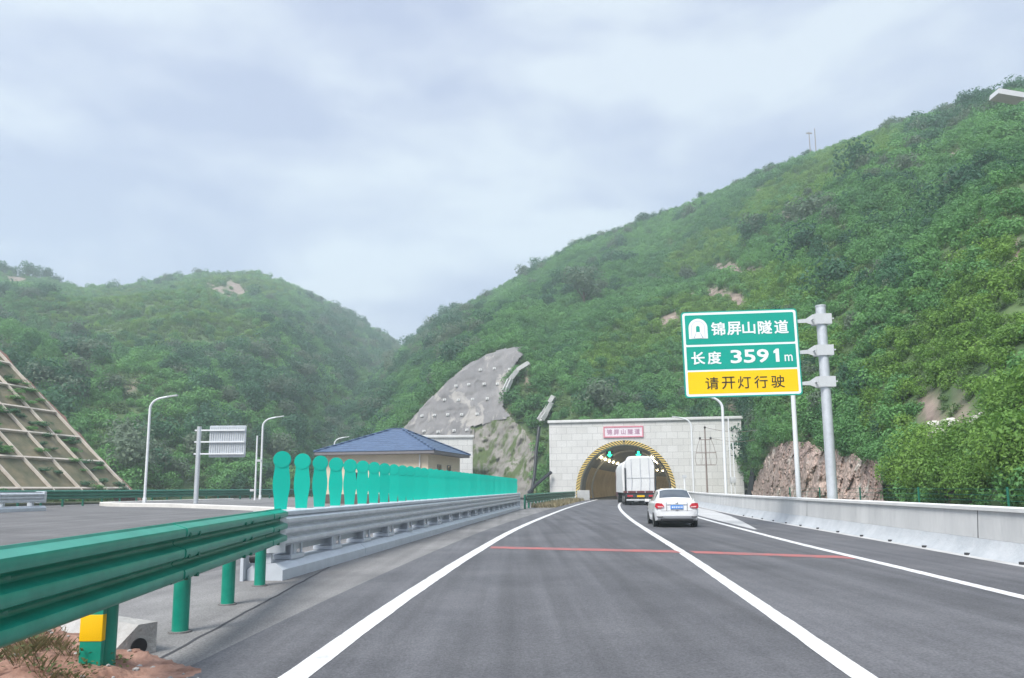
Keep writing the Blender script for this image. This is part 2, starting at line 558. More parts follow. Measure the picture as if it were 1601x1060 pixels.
class MB:
    def __init__(s):
        s.bm = bmesh.new()

    def box(s, x0, y0, z0, x1, y1, z1, mi=0, bev=0.0):
        vs = [s.bm.verts.new((x, y, z)) for z in (z0, z1) for y in (y0, y1) for x in (x0, x1)]
        fs = []
        for q in ((0, 2, 3, 1), (4, 5, 7, 6), (0, 1, 5, 4), (1, 3, 7, 5), (3, 2, 6, 7), (2, 0, 4, 6)):
            f = s.bm.faces.new([vs[i] for i in q])
            f.material_index = mi
            fs.append(f)
        if bev:
            es = list({e for f in fs for e in f.edges})
            r = bmesh.ops.bevel(s.bm, geom=es, offset=bev, segments=2, profile=0.6, affect='EDGES', material=-1)
        return s

    def obox(s, c, u, v, w, mi=0):              # oriented box: centre and half-axis vectors
        c, u, v, w = Vector(c), Vector(u), Vector(v), Vector(w)
        vs = [s.bm.verts.new(c + u * i + v * j + w * k) for k in (-1, 1) for j in (-1, 1) for i in (-1, 1)]
        for q in ((0, 2, 3, 1), (4, 5, 7, 6), (0, 1, 5, 4), (1, 3, 7, 5), (3, 2, 6, 7), (2, 0, 4, 6)):
            s.bm.faces.new([vs[i] for i in q]).material_index = mi
        return s

    def quad(s, pts, mi=0):
        f = s.bm.faces.new([s.bm.verts.new(p) for p in pts])
        f.material_index = mi
        return s

    def prism(s, pts, ext, mi=0):               # closed outline swept by the vector ext
        e_ = Vector(ext)
        a = [s.bm.verts.new(p) for p in pts]
        c = [s.bm.verts.new(Vector(p) + e_) for p in pts]
        n = len(pts)
        s.bm.faces.new(a[::-1]).material_index = mi
        s.bm.faces.new(c).material_index = mi
        for i in range(n):
            s.bm.faces.new((a[i], a[(i + 1) % n], c[(i + 1) % n], c[i])).material_index = mi
        return s

    def sweep(s, prof, path, closed=True, cap=True, mi=0):   # profile (side, up) along a ground path [(x,y,z)]
        rings = []
        n = len(path)
        for i, p in enumerate(path):
            p = Vector(p)
            a = Vector(path[max(0, i - 1)])
            c = Vector(path[min(n - 1, i + 1)])
            d = (c - a)
            d.z = 0
            d.normalize()
            side = Vector((d.y, -d.x, 0))
            rings.append([s.bm.verts.new(p + side * q[0] + Vector((0, 0, q[1]))) for q in prof])
        m_ = len(prof)
        for a, c in zip(rings, rings[1:]):
            for j in range(m_ if closed else m_ - 1):
                k = (j + 1) % m_
                s.bm.faces.new((a[j], a[k], c[k], c[j])).material_index = mi
        if closed and cap:
            s.bm.faces.new(rings[0][::-1]).material_index = mi
            s.bm.faces.new(rings[-1]).material_index = mi
        return s

    def tube(s, path, r, seg=10, r1=None, mi=0):
        path = [Vector(p) for p in path]
        n = len(path)
        r1 = r if r1 is None else r1
        rings = []
        prev = None
        for i, p in enumerate(path):
            d = (path[min(n - 1, i + 1)] - path[max(0, i - 1)]).normalized()
            if prev is None:
                u = d.orthogonal().normalized()
            else:
                u = (prev - d * prev.dot(d)).normalized()
            prev = u
            w = d.cross(u)
            rr = r + (r1 - r) * i / max(1, n - 1)
            rings.append([s.bm.verts.new(p + (u * math.cos(2 * math.pi * k / seg) + w * math.sin(2 * math.pi * k / seg)) * rr) for k in range(seg)])
        for a, c in zip(rings, rings[1:]):
            for j in range(seg):
                k = (j + 1) % seg
                s.bm.faces.new((a[j], a[k], c[k], c[j])).material_index = mi
        s.bm.faces.new(rings[0][::-1]).material_index = mi
        s.bm.faces.new(rings[-1]).material_index = mi
        return s

    def ball(s, c, r, mi=0, sub=2):
        r_ = bmesh.ops.create_icosphere(s.bm, subdivisions=sub, radius=1.0, matrix=Matrix.Translation(c) @ Matrix.Diagonal((*(r if hasattr(r, '__len__') else (r, r, r)), 1)))
        for v in r_['verts']:
            for f in v.link_faces:
                f.material_index = mi
        return s

    def build(s, name, mats, parent=None, smooth=40, recalc=True):
        if recalc:
            bmesh.ops.recalc_face_normals(s.bm, faces=s.bm.faces)
        me = bpy.data.meshes.new(name)
        s.bm.to_mesh(me)
        s.bm.free()
        for mm in (mats if isinstance(mats, (list, tuple)) else [mats]):
            me.materials.append(MAT[mm])
        if smooth:
            me.shade_smooth()
            me.set_sharp_from_angle(angle=R(smooth))
        o = bpy.data.objects.new(name, me)
        C.objects.link(o)
        o.parent = parent
        return o


def mesh_obj(name, verts, faces, mats, parent=None, smooth=False):
    me = bpy.data.meshes.new(name)
    me.from_pydata(verts, [], faces)
    me.update()
    for mm in (mats if isinstance(mats, (list, tuple)) else [mats]):
        me.materials.append(MAT[mm])
    if smooth:
        me.shade_smooth()
    o = bpy.data.objects.new(name, me)
    C.objects.link(o)
    o.parent = parent
    return o


def lettering(text, mat_name, parent, x0, x1, zc, height, y, name='lettering', bold=0.02, depth=0.004):
    """text standing in the XZ plane facing -Y; fitted to the width x0..x1 and centred on zc"""
    cu = bpy.data.curves.new('lettering', 'FONT')
    cu.body = text
    cu.size = 1.0
    cu.extrude = 0.0
    cu.resolution_u = 3
    tmp = bpy.data.objects.new('lettering', cu)
    C.objects.link(tmp)
    dg = bpy.context.evaluated_depsgraph_get()
    me = bpy.data.meshes.new_from_object(tmp.evaluated_get(dg))
    bpy.data.objects.remove(tmp)
    xs = [v.co.x for v in me.vertices]
    ys = [v.co.y for v in me.vertices]
    ax, bx, ay, by = min(xs), max(xs), min(ys), max(ys)
    flat = [((v.co.x - ax) / (bx - ax), (v.co.y - ay) / (by - ay)) for v in me.vertices]
    polys = [tuple(p.vertices) for p in me.polygons]
    bpy.data.meshes.remove(me)
    e_ = bold * height                         # stroke weight: thin layers, each a hair in front of the last
    lay = [(0, 0)] if not bold else [(-1, -1), (1, -1), (1, 1), (-1, 1), (0, 0), (1, 0), (-1, 0), (0, 1), (0, -1)]
    vs_, fs_ = [], []
    for k, (i, j) in enumerate(lay):
        n0 = len(vs_)
        yk = y - depth - 0.0006 * k
        vs_ += [(x0 + e_ + u * (x1 - x0 - 2 * e_) + i * e_, yk, zc + (v - 0.5) * (height - 2 * e_) + j * e_) for u, v in flat]
        fs_ += [tuple(n0 + q for q in p) for p in polys]
    me = bpy.data.meshes.new(name)
    me.from_pydata(vs_, [], fs_)
    me.update()
    me.materials.clear()
    me.materials.append(MAT[mat_name])
    o = bpy.data.objects.new(name, me)
    C.objects.link(o)
    o.parent = parent
    return o


def catmull(tab, n):
    """smooth interpolation of (y, x) survey points, n samples"""
    ys = [a[0] for a in tab]
    out = []
    for i in range(n):
        y = ys[0] + (ys[-1] - ys[0]) * i / (n - 1)
        k = 0
        while k < len(tab) - 2 and y > ys[k + 1]:
            k += 1
        p1, p2 = tab[k], tab[k + 1]
        p0 = tab[k - 1] if k > 0 else (2 * p1[0] - p2[0], 2 * p1[1] - p2[1])
        p3 = tab[k + 2] if k + 2 < len(tab) else (2 * p2[0] - p1[0], 2 * p2[1] - p1[1])
        h = p2[0] - p1[0]
        t = (y - p1[0]) / h
        m1 = (p2[1] - p0[1]) / (p2[0] - p0[0]) * h
        m2 = (p3[1] - p1[1]) / (p3[0] - p1[0]) * h
        x = (2 * t**3 - 3 * t**2 + 1) * p1[1] + (t**3 - 2 * t**2 + t) * m1 + (-2 * t**3 + 3 * t**2) * p2[1] + (t**3 - t**2) * m2
        out.append((y, x))
    return out


def curve_x(tab, y):
    return catmull([t for t in tab], 2)[0][1] if False else _cx(tab, y)


def _cx(tab, y):
    for a, b_ in zip(tab, tab[1:]):
        if y <= b_[0]:
            return a[1] + (b_[1] - a[1]) * (y - a[0]) / (b_[0] - a[0])
    return tab[-1][1]


# ------------------------------------------------------------------ road geometry (y, x)
PHEAD = 0.2                                   # tunnel heading to the right of +Y
PORTAL = Vector((13.3, 90.0, 0))


def tun(s, d):                                # point at s right of the tunnel axis and d metres inside (tube bends right)
    bend = max(0.0, d - 12) ** 2 / (2 * 420.0)
    s2 = s + bend
    return Vector((PORTAL.x + math.cos(PHEAD) * s2 + math.sin(PHEAD) * d, PORTAL.y - math.sin(PHEAD) * s2 + math.cos(PHEAD) * d, 0))


LEFT = [(-40, -5.2), (-10, -2.75), (6.1, -1.70), (8, -1.60), (10.8, -1.42), (16.6, -0.95), (26.2, 0.0), (38.7, 1.62), (57.3, 4.30), (75, 7.2), (92, 10.2)]
MID = [(-40, -1.4), (-10, 1.2), (6.0, 2.66), (8.4, 2.91), (11.2, 3.19), (17.5, 3.80), (26.1, 4.55), (35, 5.38), (48.6, 6.88), (62.5, 8.7), (76, 10.85), (90, 13.35)]
RIGHT = [(-40, 2.9), (-10, 5.2), (10, 6.60), (13.9, 6.87), (19.2, 7.22), (23.3, 7.58), (34.5, 8.62), (48, 10.1), (62, 12.0), (76, 14.2), (89, 16.6)]
WALL = [(-40, 4.6), (-10, 7.0), (14, 9.25), (20.3, 9.85), (28.4, 10.55), (38.8, 11.55), (50, 12.9), (62, 14.6), (76, 17.0), (87.5, 19.2)]


def sheet(name, a, b_, z, material, n=60, extra=None, nx=1):
    """strip between two (y, x) curves"""
    A, B = catmull(a, n), catmull(b_, n)
    vs, fs = [], []
    for p, q in zip(A, B):
        for k in range(nx + 1):
            t_ = k / nx
            vs.append((p[1] + (q[1] - p[1]) * t_, p[0] + (q[0] - p[0]) * t_, z))
    w = nx + 1
    for i in range(n - 1):
        for k in range(nx):
            fs.append((i * w + k, i * w + k + 1, (i + 1) * w + k + 1, (i + 1) * w + k))
    o = mesh_obj(name, vs, fs, material)
    return tag(o, kind='structure')


def off(tab, d):
    return [(y, x + d) for y, x in tab]


# ground: one sheet to beyond the hills, following the raised left side
xs = [-580, -300, -150, -80, -50] + [-40 + 2 * i for i in range(21)] + [4, 10, 20, 40, 80, 150, 300, 580]
ys = [-55, -20, 0, 20, 40, 60, 80, 100, 140, 200, 300, 580]
vs = [(x, y, hz(x) - 0.03) for y in ys for x in xs]
nx_ = len(xs)
fs = [(j * nx_ + i, j * nx_ + i + 1, (j + 1) * nx_ + i + 1, (j + 1) * nx_ + i) for j in range(len(ys) - 1) for i in range(nx_ - 1)]
tag(mesh_obj('ground', vs, fs, 'earth'), kind='structure')

# other carriageway and the crossover on the left
xs = [-34 + 1.0 * i for i in range(36)]
vs, fs = [], []
ys2 = [-40, -20, 0, 10, 20, 30, 40, 50, 60, 70, 80, 90, 100]
for y in ys2:
    for i, x in enumerate(xs):
        xx = -34 + (x + 34) * ((-1.2 + 0.1 * (y - 12) + 34) / 35.0)
        vs.append((xx + 0.0, y, hz(xx)))
n_ = len(xs)
for j in range(len(ys2) - 1):
    for i in range(n_ - 1):
        fs.append((j * n_ + i, j * n_ + i + 1, (j + 1) * n_ + i + 1, (j + 1) * n_ + i))
tag(mesh_obj('opposite_road', vs, fs, 'asphalt_old'), kind='structure')

sheet('median_pavement', off([p for p in LEFT], -4.2), off(LEFT, -0.9), 0.004, 'pavement', 50)
RD_L = off(LEFT, -1.0)
RD_R = [(y, x + 0.05) for y, x in WALL]
road = sheet('road', RD_L[:-1] + [(90.8, 9.0)], RD_R, 0.008, 'asphalt', 90, nx=90)
trk_ = []
for v in road.data.vertices:
    y, x = v.co.y, v.co.x
    a_, b_, c_ = _cx(LEFT, y), _cx(MID, y), _cx(RIGHT, y)
    g = 0
    for ctr in ((a_ + b_) / 2, (b_ + c_) / 2):
        for sd in (-0.85, 0.85):
            g += math.exp(-((x - ctr - sd) / 0.33) ** 2)
    g *= 0.75 + 0.5 * noise.noise((x * 0.6, y * 0.06, 1.0))
    g -= 0.9 * math.exp(-((x - a_ + 0.5) / 0.5) ** 2) * (0.5 + 0.5 * noise.noise((x * 1.2, y * 0.25, 4.0)))     # pale dust by the edge line
    trk_.append(g)
road.data.attributes.new('wear', 'FLOAT', 'POINT').data.foreach_set('value', trk_)
# road inside the tunnel
pts = [(tun(-5.2, d), tun(5.2, d)) for d in range(-2, 130, 4)]
vs = [v for p in pts for v in ((p[0].x, p[0].y, 0.004), (p[1].x, p[1].y, 0.004))]
fs = [(2 * i, 2 * i + 1, 2 * i + 3, 2 * i + 2) for i in range(len(pts) - 1)]
tag(mesh_obj('tunnel_road', vs, fs, 'asphalt'), kind='structure')


def stripe(name, tab, w, z=0.012, n=600):
    A = catmull(tab, n)
    vs, fs = [], []
    for i, (y, x) in enumerate(A):
        a = A[max(0, i - 1)]
        c = A[min(n - 1, i + 1)]
        d = Vector((c[1] - a[1], c[0] - a[0], 0)).normalized()
        s = Vector((d.y, -d.x, 0)) * (w / 2 + 0.012 * noise.noise((x * 3, y * 3, 7)))
        vs += [(x - s.x, y - s.y, z), (x + s.x, y + s.y, z)]
    fs = [(2 * i, 2 * i + 1, 2 * i + 3, 2 * i + 2) for i in range(n - 1)]
    return tag(mesh_obj(name, vs, fs, 'road_paint'), kind='structure')


stripe('edge_line', LEFT, 0.23)
stripe('lane_line', MID, 0.20)
stripe('edge_line', RIGHT, 0.20)
# thin worn red stripes across the lanes
for k, (x0, y0, x1, y1) in enumerate(((-0.55, 18.9, 3.72, 17.35), (4.0, 17.2, 6.85, 15.7))):
    n_ = 24
    vs, fs = [], []
    for i in range(n_):
        t_ = i / (n_ - 1)
        x, y = x0 + (x1 - x0) * t_, y0 + (y1 - y0) * t_
        wob = 0.03 * noise.noise((x * 1.7, y, 3.1))
        vs += [(x, y - 0.33 + wob, 0.0125), (x, y + 0.33 + wob, 0.0125)]
    fs = [(2 * i, 2 * i + 2, 2 * i + 3, 2 * i + 1) for i in range(n_ - 1)]
    tag(mesh_obj('road_stripe', vs, fs, 'red_paint'), kind='structure')
# pale paved wedge beside the right edge line near the tunnel
vs = [(_cx(RIGHT, y) + 0.35, y, 0.0115) for y in (26, 32, 38, 46, 56, 66)]
vs2 = [(_cx(RIGHT, y) + w_, y, 0.0115) for y, w_ in ((26, 0.45), (32, 1.2), (38, 1.8), (46, 2.2), (56, 2.1), (66, 2.2))]
tag(mesh_obj('shoulder_wedge', vs + vs2, [(i, 6 + i, 7 + i, i + 1) for i in range(5)], 'gore_concrete'), kind='structure')
# low shoulder drain strip under the concrete wall
vs = []
A = catmull([(y, x - 0.22) for y, x in WALL], 80)
B = catmull([(y, x + 0.02) for y, x in WALL], 80)
for p, q in zip(A, B):
    vs += [(p[1], p[0], 0.013), (q[1], q[0], 0.013)]
tag(mesh_obj('gutter_strip', vs, [(2 * i, 2 * i + 1, 2 * i + 3, 2 * i + 2) for i in range(79)], 'gore_concrete'), kind='structure')

# ------------------------------------------------------------------ hills
# px, foot distance, foot z, cut distance, cut z ; ridge: px, py, distance
FOOT_R = [(380, 150, 0, 155, 0.5), (480, 130, 0, 140, 3), (560, 115, 0, 122, 6), (620, 108, 0, 114, 9.5), (660, 106, 0, 115, 13.3), (700, 105, 0, 116, 17.6),
          (760, 103, 0, 119, 22), (805, 99, 0, 117, 22.8), (838, 96, 0, 111, 18), (858, 94, 0, 107, 14), (882, 93.5, 8.6, 103, 13.5), (1000, 92.5, 8.6, 103, 12.5),
          (1120, 92.5, 8.6, 102, 12), (1150, 92, 6, 98, 11), (1172, 86, 0, 92, 7), (1200, 73, 0, 77, 4.2), (1215, 69, 0, 73, 4.9), (1260, 60, 0, 64, 4.7), (1340, 50, 0, 53.5, 3.2), (1385, 44, 0, 46.5, 2.0),
          (1450, 38, 0, 40, 1), (1600, 28, 0, 30, 1), (2400, 17, 0, 19, 1), (6000, 15, 0, 17, 1)]
RIDGE_R = [(380, 752, 170), (440, 735, 180), (480, 703, 200), (520, 655, 225), (560, 614, 250), (600, 575, 275), (632, 540, 300), (700, 488, 300), (800, 437, 290), (900, 378, 285),
           (1000, 345, 275), (1100, 305, 262), (1180, 268, 250), (1270, 236, 240), (1380, 200, 225), (1450, 178, 215), (1530, 152, 203), (1601, 133, 195), (1900, 60, 170)]
FOOT_L = [(-900, 70, 0, 74, 1), (-200, 80, 0, 85, 1), (0, 86, 0.3, 92, 2), (210, 92, 0.3, 98, 2.5), (430, 112, 0.3, 118, 3), (520, 140, 0, 150, 3), (640, 200, 0, 212, 5), (760, 260, 0, 270, 5)]
RIDGE_L = [(-900, 420, 340), (-200, 400, 360), (0, 420, 380), (60, 431, 385), (130, 447, 395), (200, 445, 405), (260, 434, 412), (330, 424, 420), (400, 423, 425), (450, 441, 430), (520, 476, 440), (580, 511, 445), (632, 540, 455), (700, 580, 470), (760, 615, 480)]


def ridge_fn(ridge):
    tab = []
    for px, py, r in ridge:
        a, tn = elev(px, py)
        tab.append((a, r, tn * r + EYE))
    return tab


def foot_fn(foot):
    return [(az_of(px), *rest) for px, *rest in foot]


def hill_point(foot, ridge, az, t, seed):
    r0, zb, rc, zc = lerp_table(foot, az)
    r1, z1 = lerp_table(ridge, az)
    z1 -= 2.2
    if t <= 1:
        r, z = r0 + (rc - r0) * t, zb + (zc - zb) * t
        env = 0.35 * math.sin(math.pi * t)
    elif t <= 2:
        q = t - 1
        r, z = rc + (r1 - rc) * q, zc + (z1 - zc) * (q ** 0.94)
        env = math.sin(math.pi * q) ** 0.7
    else:
        q = t - 2
        r, z = r1 + 140 * q, z1 - 95 * q * q - 6 * q
        env = 0
    x, y = r * math.sin(az), r * math.cos(az)
    if env:
        g = noise.fractal((x * 0.016 + seed, y * 0.016, 0.3), 1.0, 2.0, 4)
        rv = abs(noise.noise((az * 7 + seed, r * 0.006, 1.7)))          # gullies running downhill
        k = (z1 - zc) * 0.075
        z += env * (g * k * 0.9 - (0.35 - rv) * k * 0.9 * (1 if rv < 0.35 else 0)) + env * 0.5 * noise.noise((x * 0.15, y * 0.15, seed))
        z = max(z, zb)
    return Vector((x, y, z))


FR, RR, FL, RL = foot_fn(FOOT_R), ridge_fn(RIDGE_R), foot_fn(FOOT_L), ridge_fn(RIDGE_L)


def inside(poly, x, y):
    c = False
    j = len(poly) - 1
    for i in range(len(poly)):
        xi, yi = poly[i]
        xj, yj = poly[j]
        if (yi > y) != (yj > y) and x < (xj - xi) * (y - yi) / (yj - yi) + xi:
            c = not c
        j = i
    return c


_inv = Matrix((_xr, _ur, _F)).transposed().inverted()


def surveyed(p):                               # where the survey photograph saw a point of the place
    q = _inv @ (p - Vector((0, 0, EYE)))
    return PXC + q.x / q.z * FPX, PYC - q.y / q.z * FPX


CUT = [(628, 676), (660, 640), (700, 600), (735, 571), (762, 557), (800, 547), (828, 546), (806, 572), (790, 602), (786, 640), (800, 658), (820, 676), (836, 705), (838, 775), (838, 800), (620, 800)]
ROCK = [(1168, 800), (1172, 778), (1186, 745), (1203, 712), (1216, 700), (1262, 699), (1300, 712), (1340, 722), (1388, 736), (1380, 770), (1384, 800)]
BARE = [((1482, 664), 46, 20, -0.7), ((1455, 692), 34, 16, -0.9), ((1518, 664), 34, 14, -0.6), ((1448, 640), 24, 16, -0.6), ((1050, 505), 20, 22, 0.9), ((1140, 468), 60, 15, 0.2), ((1150, 425), 52, 15, 0.1),
        ((1240, 340), 40, 9, 0.1), ((1310, 280), 34, 9, 0.1), ((1490, 250), 28, 12, -0.4), ((1590, 405), 14, 20, 0), ((1150, 650), 22, 14, 0.3), ((1075, 600), 16, 14, 0.3), ((1165, 690), 12, 22, 0.6), ((190, 605), 34, 12, 0.2), ((345, 458), 40, 8, 0.7), ((370, 452), 26, 10, 0.6), ((50, 462), 28, 6, 0.05), ((25, 440), 40, 8, 0.05), ((615, 525), 14, 8, 0.6), ((1180, 300), 20, 5, 0), ((935, 290), 1, 1, 0),
        ((820, 600), 4, 34, 0.7)]
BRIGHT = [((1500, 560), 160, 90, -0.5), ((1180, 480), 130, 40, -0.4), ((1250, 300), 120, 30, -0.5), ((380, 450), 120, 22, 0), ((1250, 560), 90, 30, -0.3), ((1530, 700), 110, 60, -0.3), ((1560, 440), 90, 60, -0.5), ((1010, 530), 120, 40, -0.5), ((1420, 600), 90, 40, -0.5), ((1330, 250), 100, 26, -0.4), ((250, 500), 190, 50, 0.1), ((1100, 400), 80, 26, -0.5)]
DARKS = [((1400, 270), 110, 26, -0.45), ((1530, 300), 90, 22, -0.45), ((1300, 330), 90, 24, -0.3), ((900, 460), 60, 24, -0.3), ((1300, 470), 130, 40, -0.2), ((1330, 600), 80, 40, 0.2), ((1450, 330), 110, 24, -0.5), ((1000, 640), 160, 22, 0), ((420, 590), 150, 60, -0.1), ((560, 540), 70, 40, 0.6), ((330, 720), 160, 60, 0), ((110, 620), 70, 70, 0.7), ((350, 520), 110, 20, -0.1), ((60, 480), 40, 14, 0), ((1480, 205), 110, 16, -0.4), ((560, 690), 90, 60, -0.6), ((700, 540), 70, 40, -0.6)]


def blob(lst, px, py):
    best = 0
    for (cx_, cy_), a, b_, ang in lst:
        dx, dy = px - cx_, py - cy_
        u, v = dx * math.cos(ang) + dy * math.sin(ang), -dx * math.sin(ang) + dy * math.cos(ang)
        d = (u / a) ** 2 + (v / b_) ** 2
        best = max(best, 1 - sstep(0.5, 1.35, d))
    return best


def hill_mesh(name, foot, ridge, azs, ts, seed, keep, material, fine=0.0, proud=1.1, fq=0.35, attrs=True, smooth=True):
    pts = [[hill_point(foot, ridge, a, t_, seed) for t_ in ts] for a in azs]
    nt_ = len(ts)
    vs = [p for row in pts for p in row]
    sv = [surveyed(p) for p in vs]
    if fine:
        for i, p in enumerate(vs):
            n3 = noise.fractal((p.x * fq, p.y * fq, p.z * fq), 0.8, 2.1, 5)
            n4 = noise.cell((p.x * 2 * fq, p.y * 2 * fq, p.z * 1.6 * fq))
            rr_ = math.hypot(p.x, p.y)
            k_ = fine * (n3 + 0.35 * n4) - proud
            p.x += k_ * p.x / rr_
            p.y += k_ * p.y / rr_
            p.z += fine * 0.3 * n3 + 0.25 * proud
    fs = []
    for i in range(len(azs) - 1):
        for j in range(nt_ - 1):
            q = (i * nt_ + j, (i + 1) * nt_ + j, (i + 1) * nt_ + j + 1, i * nt_ + j + 1)
            mx_ = sum(sv[k][0] for k in q) / 4
            my_ = sum(sv[k][1] for k in q) / 4
            if keep(mx_, my_):
                fs.append(q)
    used = sorted({k for q in fs for k in q})
    mp_ = {k: i for i, k in enumerate(used)}
    o = mesh_obj(name, [vs[k] for k in used], [tuple(mp_[k] for k in q) for q in fs], material, smooth=smooth)
    if attrs:
        me = o.data
        A = {n: [] for n in ('bare', 'veg', 'bright', 'trees', 'size', 'cover')}
        for i, k in enumerate(used):
            px, py = sv[k]
            p = vs[k]
            nz_ = noise.noise((p.x * 0.05, p.y * 0.05, 9.1))
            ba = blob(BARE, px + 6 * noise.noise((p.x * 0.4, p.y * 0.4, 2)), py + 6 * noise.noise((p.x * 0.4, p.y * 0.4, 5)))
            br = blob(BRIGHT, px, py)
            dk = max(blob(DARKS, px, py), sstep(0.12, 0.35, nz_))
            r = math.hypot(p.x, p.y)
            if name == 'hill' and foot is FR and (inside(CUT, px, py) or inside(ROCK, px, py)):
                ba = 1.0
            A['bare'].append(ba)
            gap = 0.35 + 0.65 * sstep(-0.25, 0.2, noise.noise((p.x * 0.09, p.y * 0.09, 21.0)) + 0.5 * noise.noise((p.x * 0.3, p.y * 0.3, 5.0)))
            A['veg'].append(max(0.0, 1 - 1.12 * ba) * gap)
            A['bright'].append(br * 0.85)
            A['cover'].append(max(0.0, 1 - 1.1 * ba))
            A['trees'].append(dk * (1 - br) * (1 - ba))
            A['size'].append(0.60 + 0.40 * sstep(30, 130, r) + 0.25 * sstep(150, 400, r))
        for n_, vals in A.items():
            me.attributes.new(n_, 'FLOAT', 'POINT').data.foreach_set('value', vals)
    return o


def lin(a, b_, n):
    return [a + (b_ - a) * i / (n - 1) for i in range(n)]


ts_h = lin(0, 1, 9) + lin(1, 2, 62)[1:] + lin(2, 3, 10)[1:]
az_r = lin(az_of(380), az_of(840), 60) + lin(az_of(840), az_of(1700), 110)[1:] + lin(az_of(1700), R(78), 30)[1:]
hill_r = tag(hill_mesh('hill', FR, RR, az_r, ts_h, 3.3, lambda x, y: True, 'hill_ground'), kind='structure')
hill_l = tag(hill_mesh('hill', FL, RL, lin(az_of(-900), az_of(760), 120), ts_h, 8.8, lambda x, y: True, 'hill_ground'), kind='structure')
cut = hill_mesh('shotcrete_slope', FR, RR, lin(az_of(600), az_of(850), 150), lin(0, 1, 90) + lin(1, 1.35, 60)[1:], 3.3, lambda x, y: inside(CUT, x, y) and not (x > 735 and y > 655 + (800 - x) * 0.25), 'shotcrete', fine=0.32, attrs=False)
tag(cut, kind='structure')
moss = hill_mesh('mossy_rock_slope', FR, RR, lin(az_of(720), az_of(845), 110), lin(0, 1, 90), 3.3, lambda x, y: inside(CUT, x, y) and (x > 735 and y > 655 + (800 - x) * 0.25), 'mossy_rock', fine=0.7, fq=0.45, attrs=False)
tag(moss, kind='structure')
rock = hill_mesh('rock_cutting', FR, RR, lin(az_of(1150), az_of(1400), 150), lin(0, 1, 40) + lin(1, 1.2, 50)[1:], 3.3, lambda x, y: inside(ROCK, x, y), 'cut_rock', fine=0.75, proud=1.3, fq=0.75, attrs=False, smooth=False)
tag(rock, kind='structure')


# ---- leaf clumps and their scatter
def clump_mesh(name, material, n, leaf, lobes, flat=0.75, seed=1):
    rnd = random.Random(seed)
    vs, fs = [], []
    cs = []
    for i in range(lobes):
        a = rnd.uniform(0, 6.283)
        q = rnd.uniform(0.15, 0.62) if i else 0
        cs.append((Vector((q * math.cos(a), q * math.sin(a), rnd.uniform(0.25, 0.95) * flat)), rnd.uniform(0.32, 0.58)))
    for i in range(n):
        c, rr = rnd.choice(cs)
        while True:
            d = Vector((rnd.gauss(0, 1), rnd.gauss(0, 1), rnd.gauss(0.25, 1)))
            if d.length > 0.1:
                break
        d.normalize()
        p = c + d * rr * rnd.uniform(0.7, 1.08)
        p.z = max(p.z, 0.02)
        nrm = (d + Vector((rnd.gauss(0, 0.5), rnd.gauss(0, 0.5), rnd.gauss(0.3, 0.5)))).normalized()
        u = nrm.orthogonal().normalized()
        u = (u * math.cos(i) + nrm.cross(u) * math.sin(i))
        w = nrm.cross(u)
        s_ = leaf * rnd.uniform(0.6, 1.3)
        k = len(vs)
        vs += [p - u * s_, p + w * s_ * 0.55, p + u * s_, p - w * s_ * 0.55]
        fs.append((k, k + 1, k + 2, k + 3))
    me = bpy.data.meshes.new(name)
    me.from_pydata(vs, [], fs)
    me.materials.append(MAT[material])
    return me


def proto(name, *a, **k):                      # leaf-clump patterns are kept out of the scene itself
    return bpy.data.objects.new(name, clump_mesh(name, *a, **k))


P_MID = [proto('leaf_clump', 'leaf_mid', 800, 0.085, 7, seed=s) for s in (1, 2, 3)]
P_BRI = [proto('leaf_clump', 'leaf_bright', 850, 0.075, 8, seed=s) for s in (11, 12)]
P_DRK = [proto('leaf_clump', 'leaf_dark', 950, 0.08, 8, flat=1.15, seed=s) for s in (21, 22, 23)] + [proto('leaf_clump', 'leaf_pale', 900, 0.08, 8, flat=1.1, seed=24)]

P_GRS = [proto('leaf_clump', 'leaf_grass', 170, 0.11, 8, flat=0.35, seed=s) for s in (31, 32)]


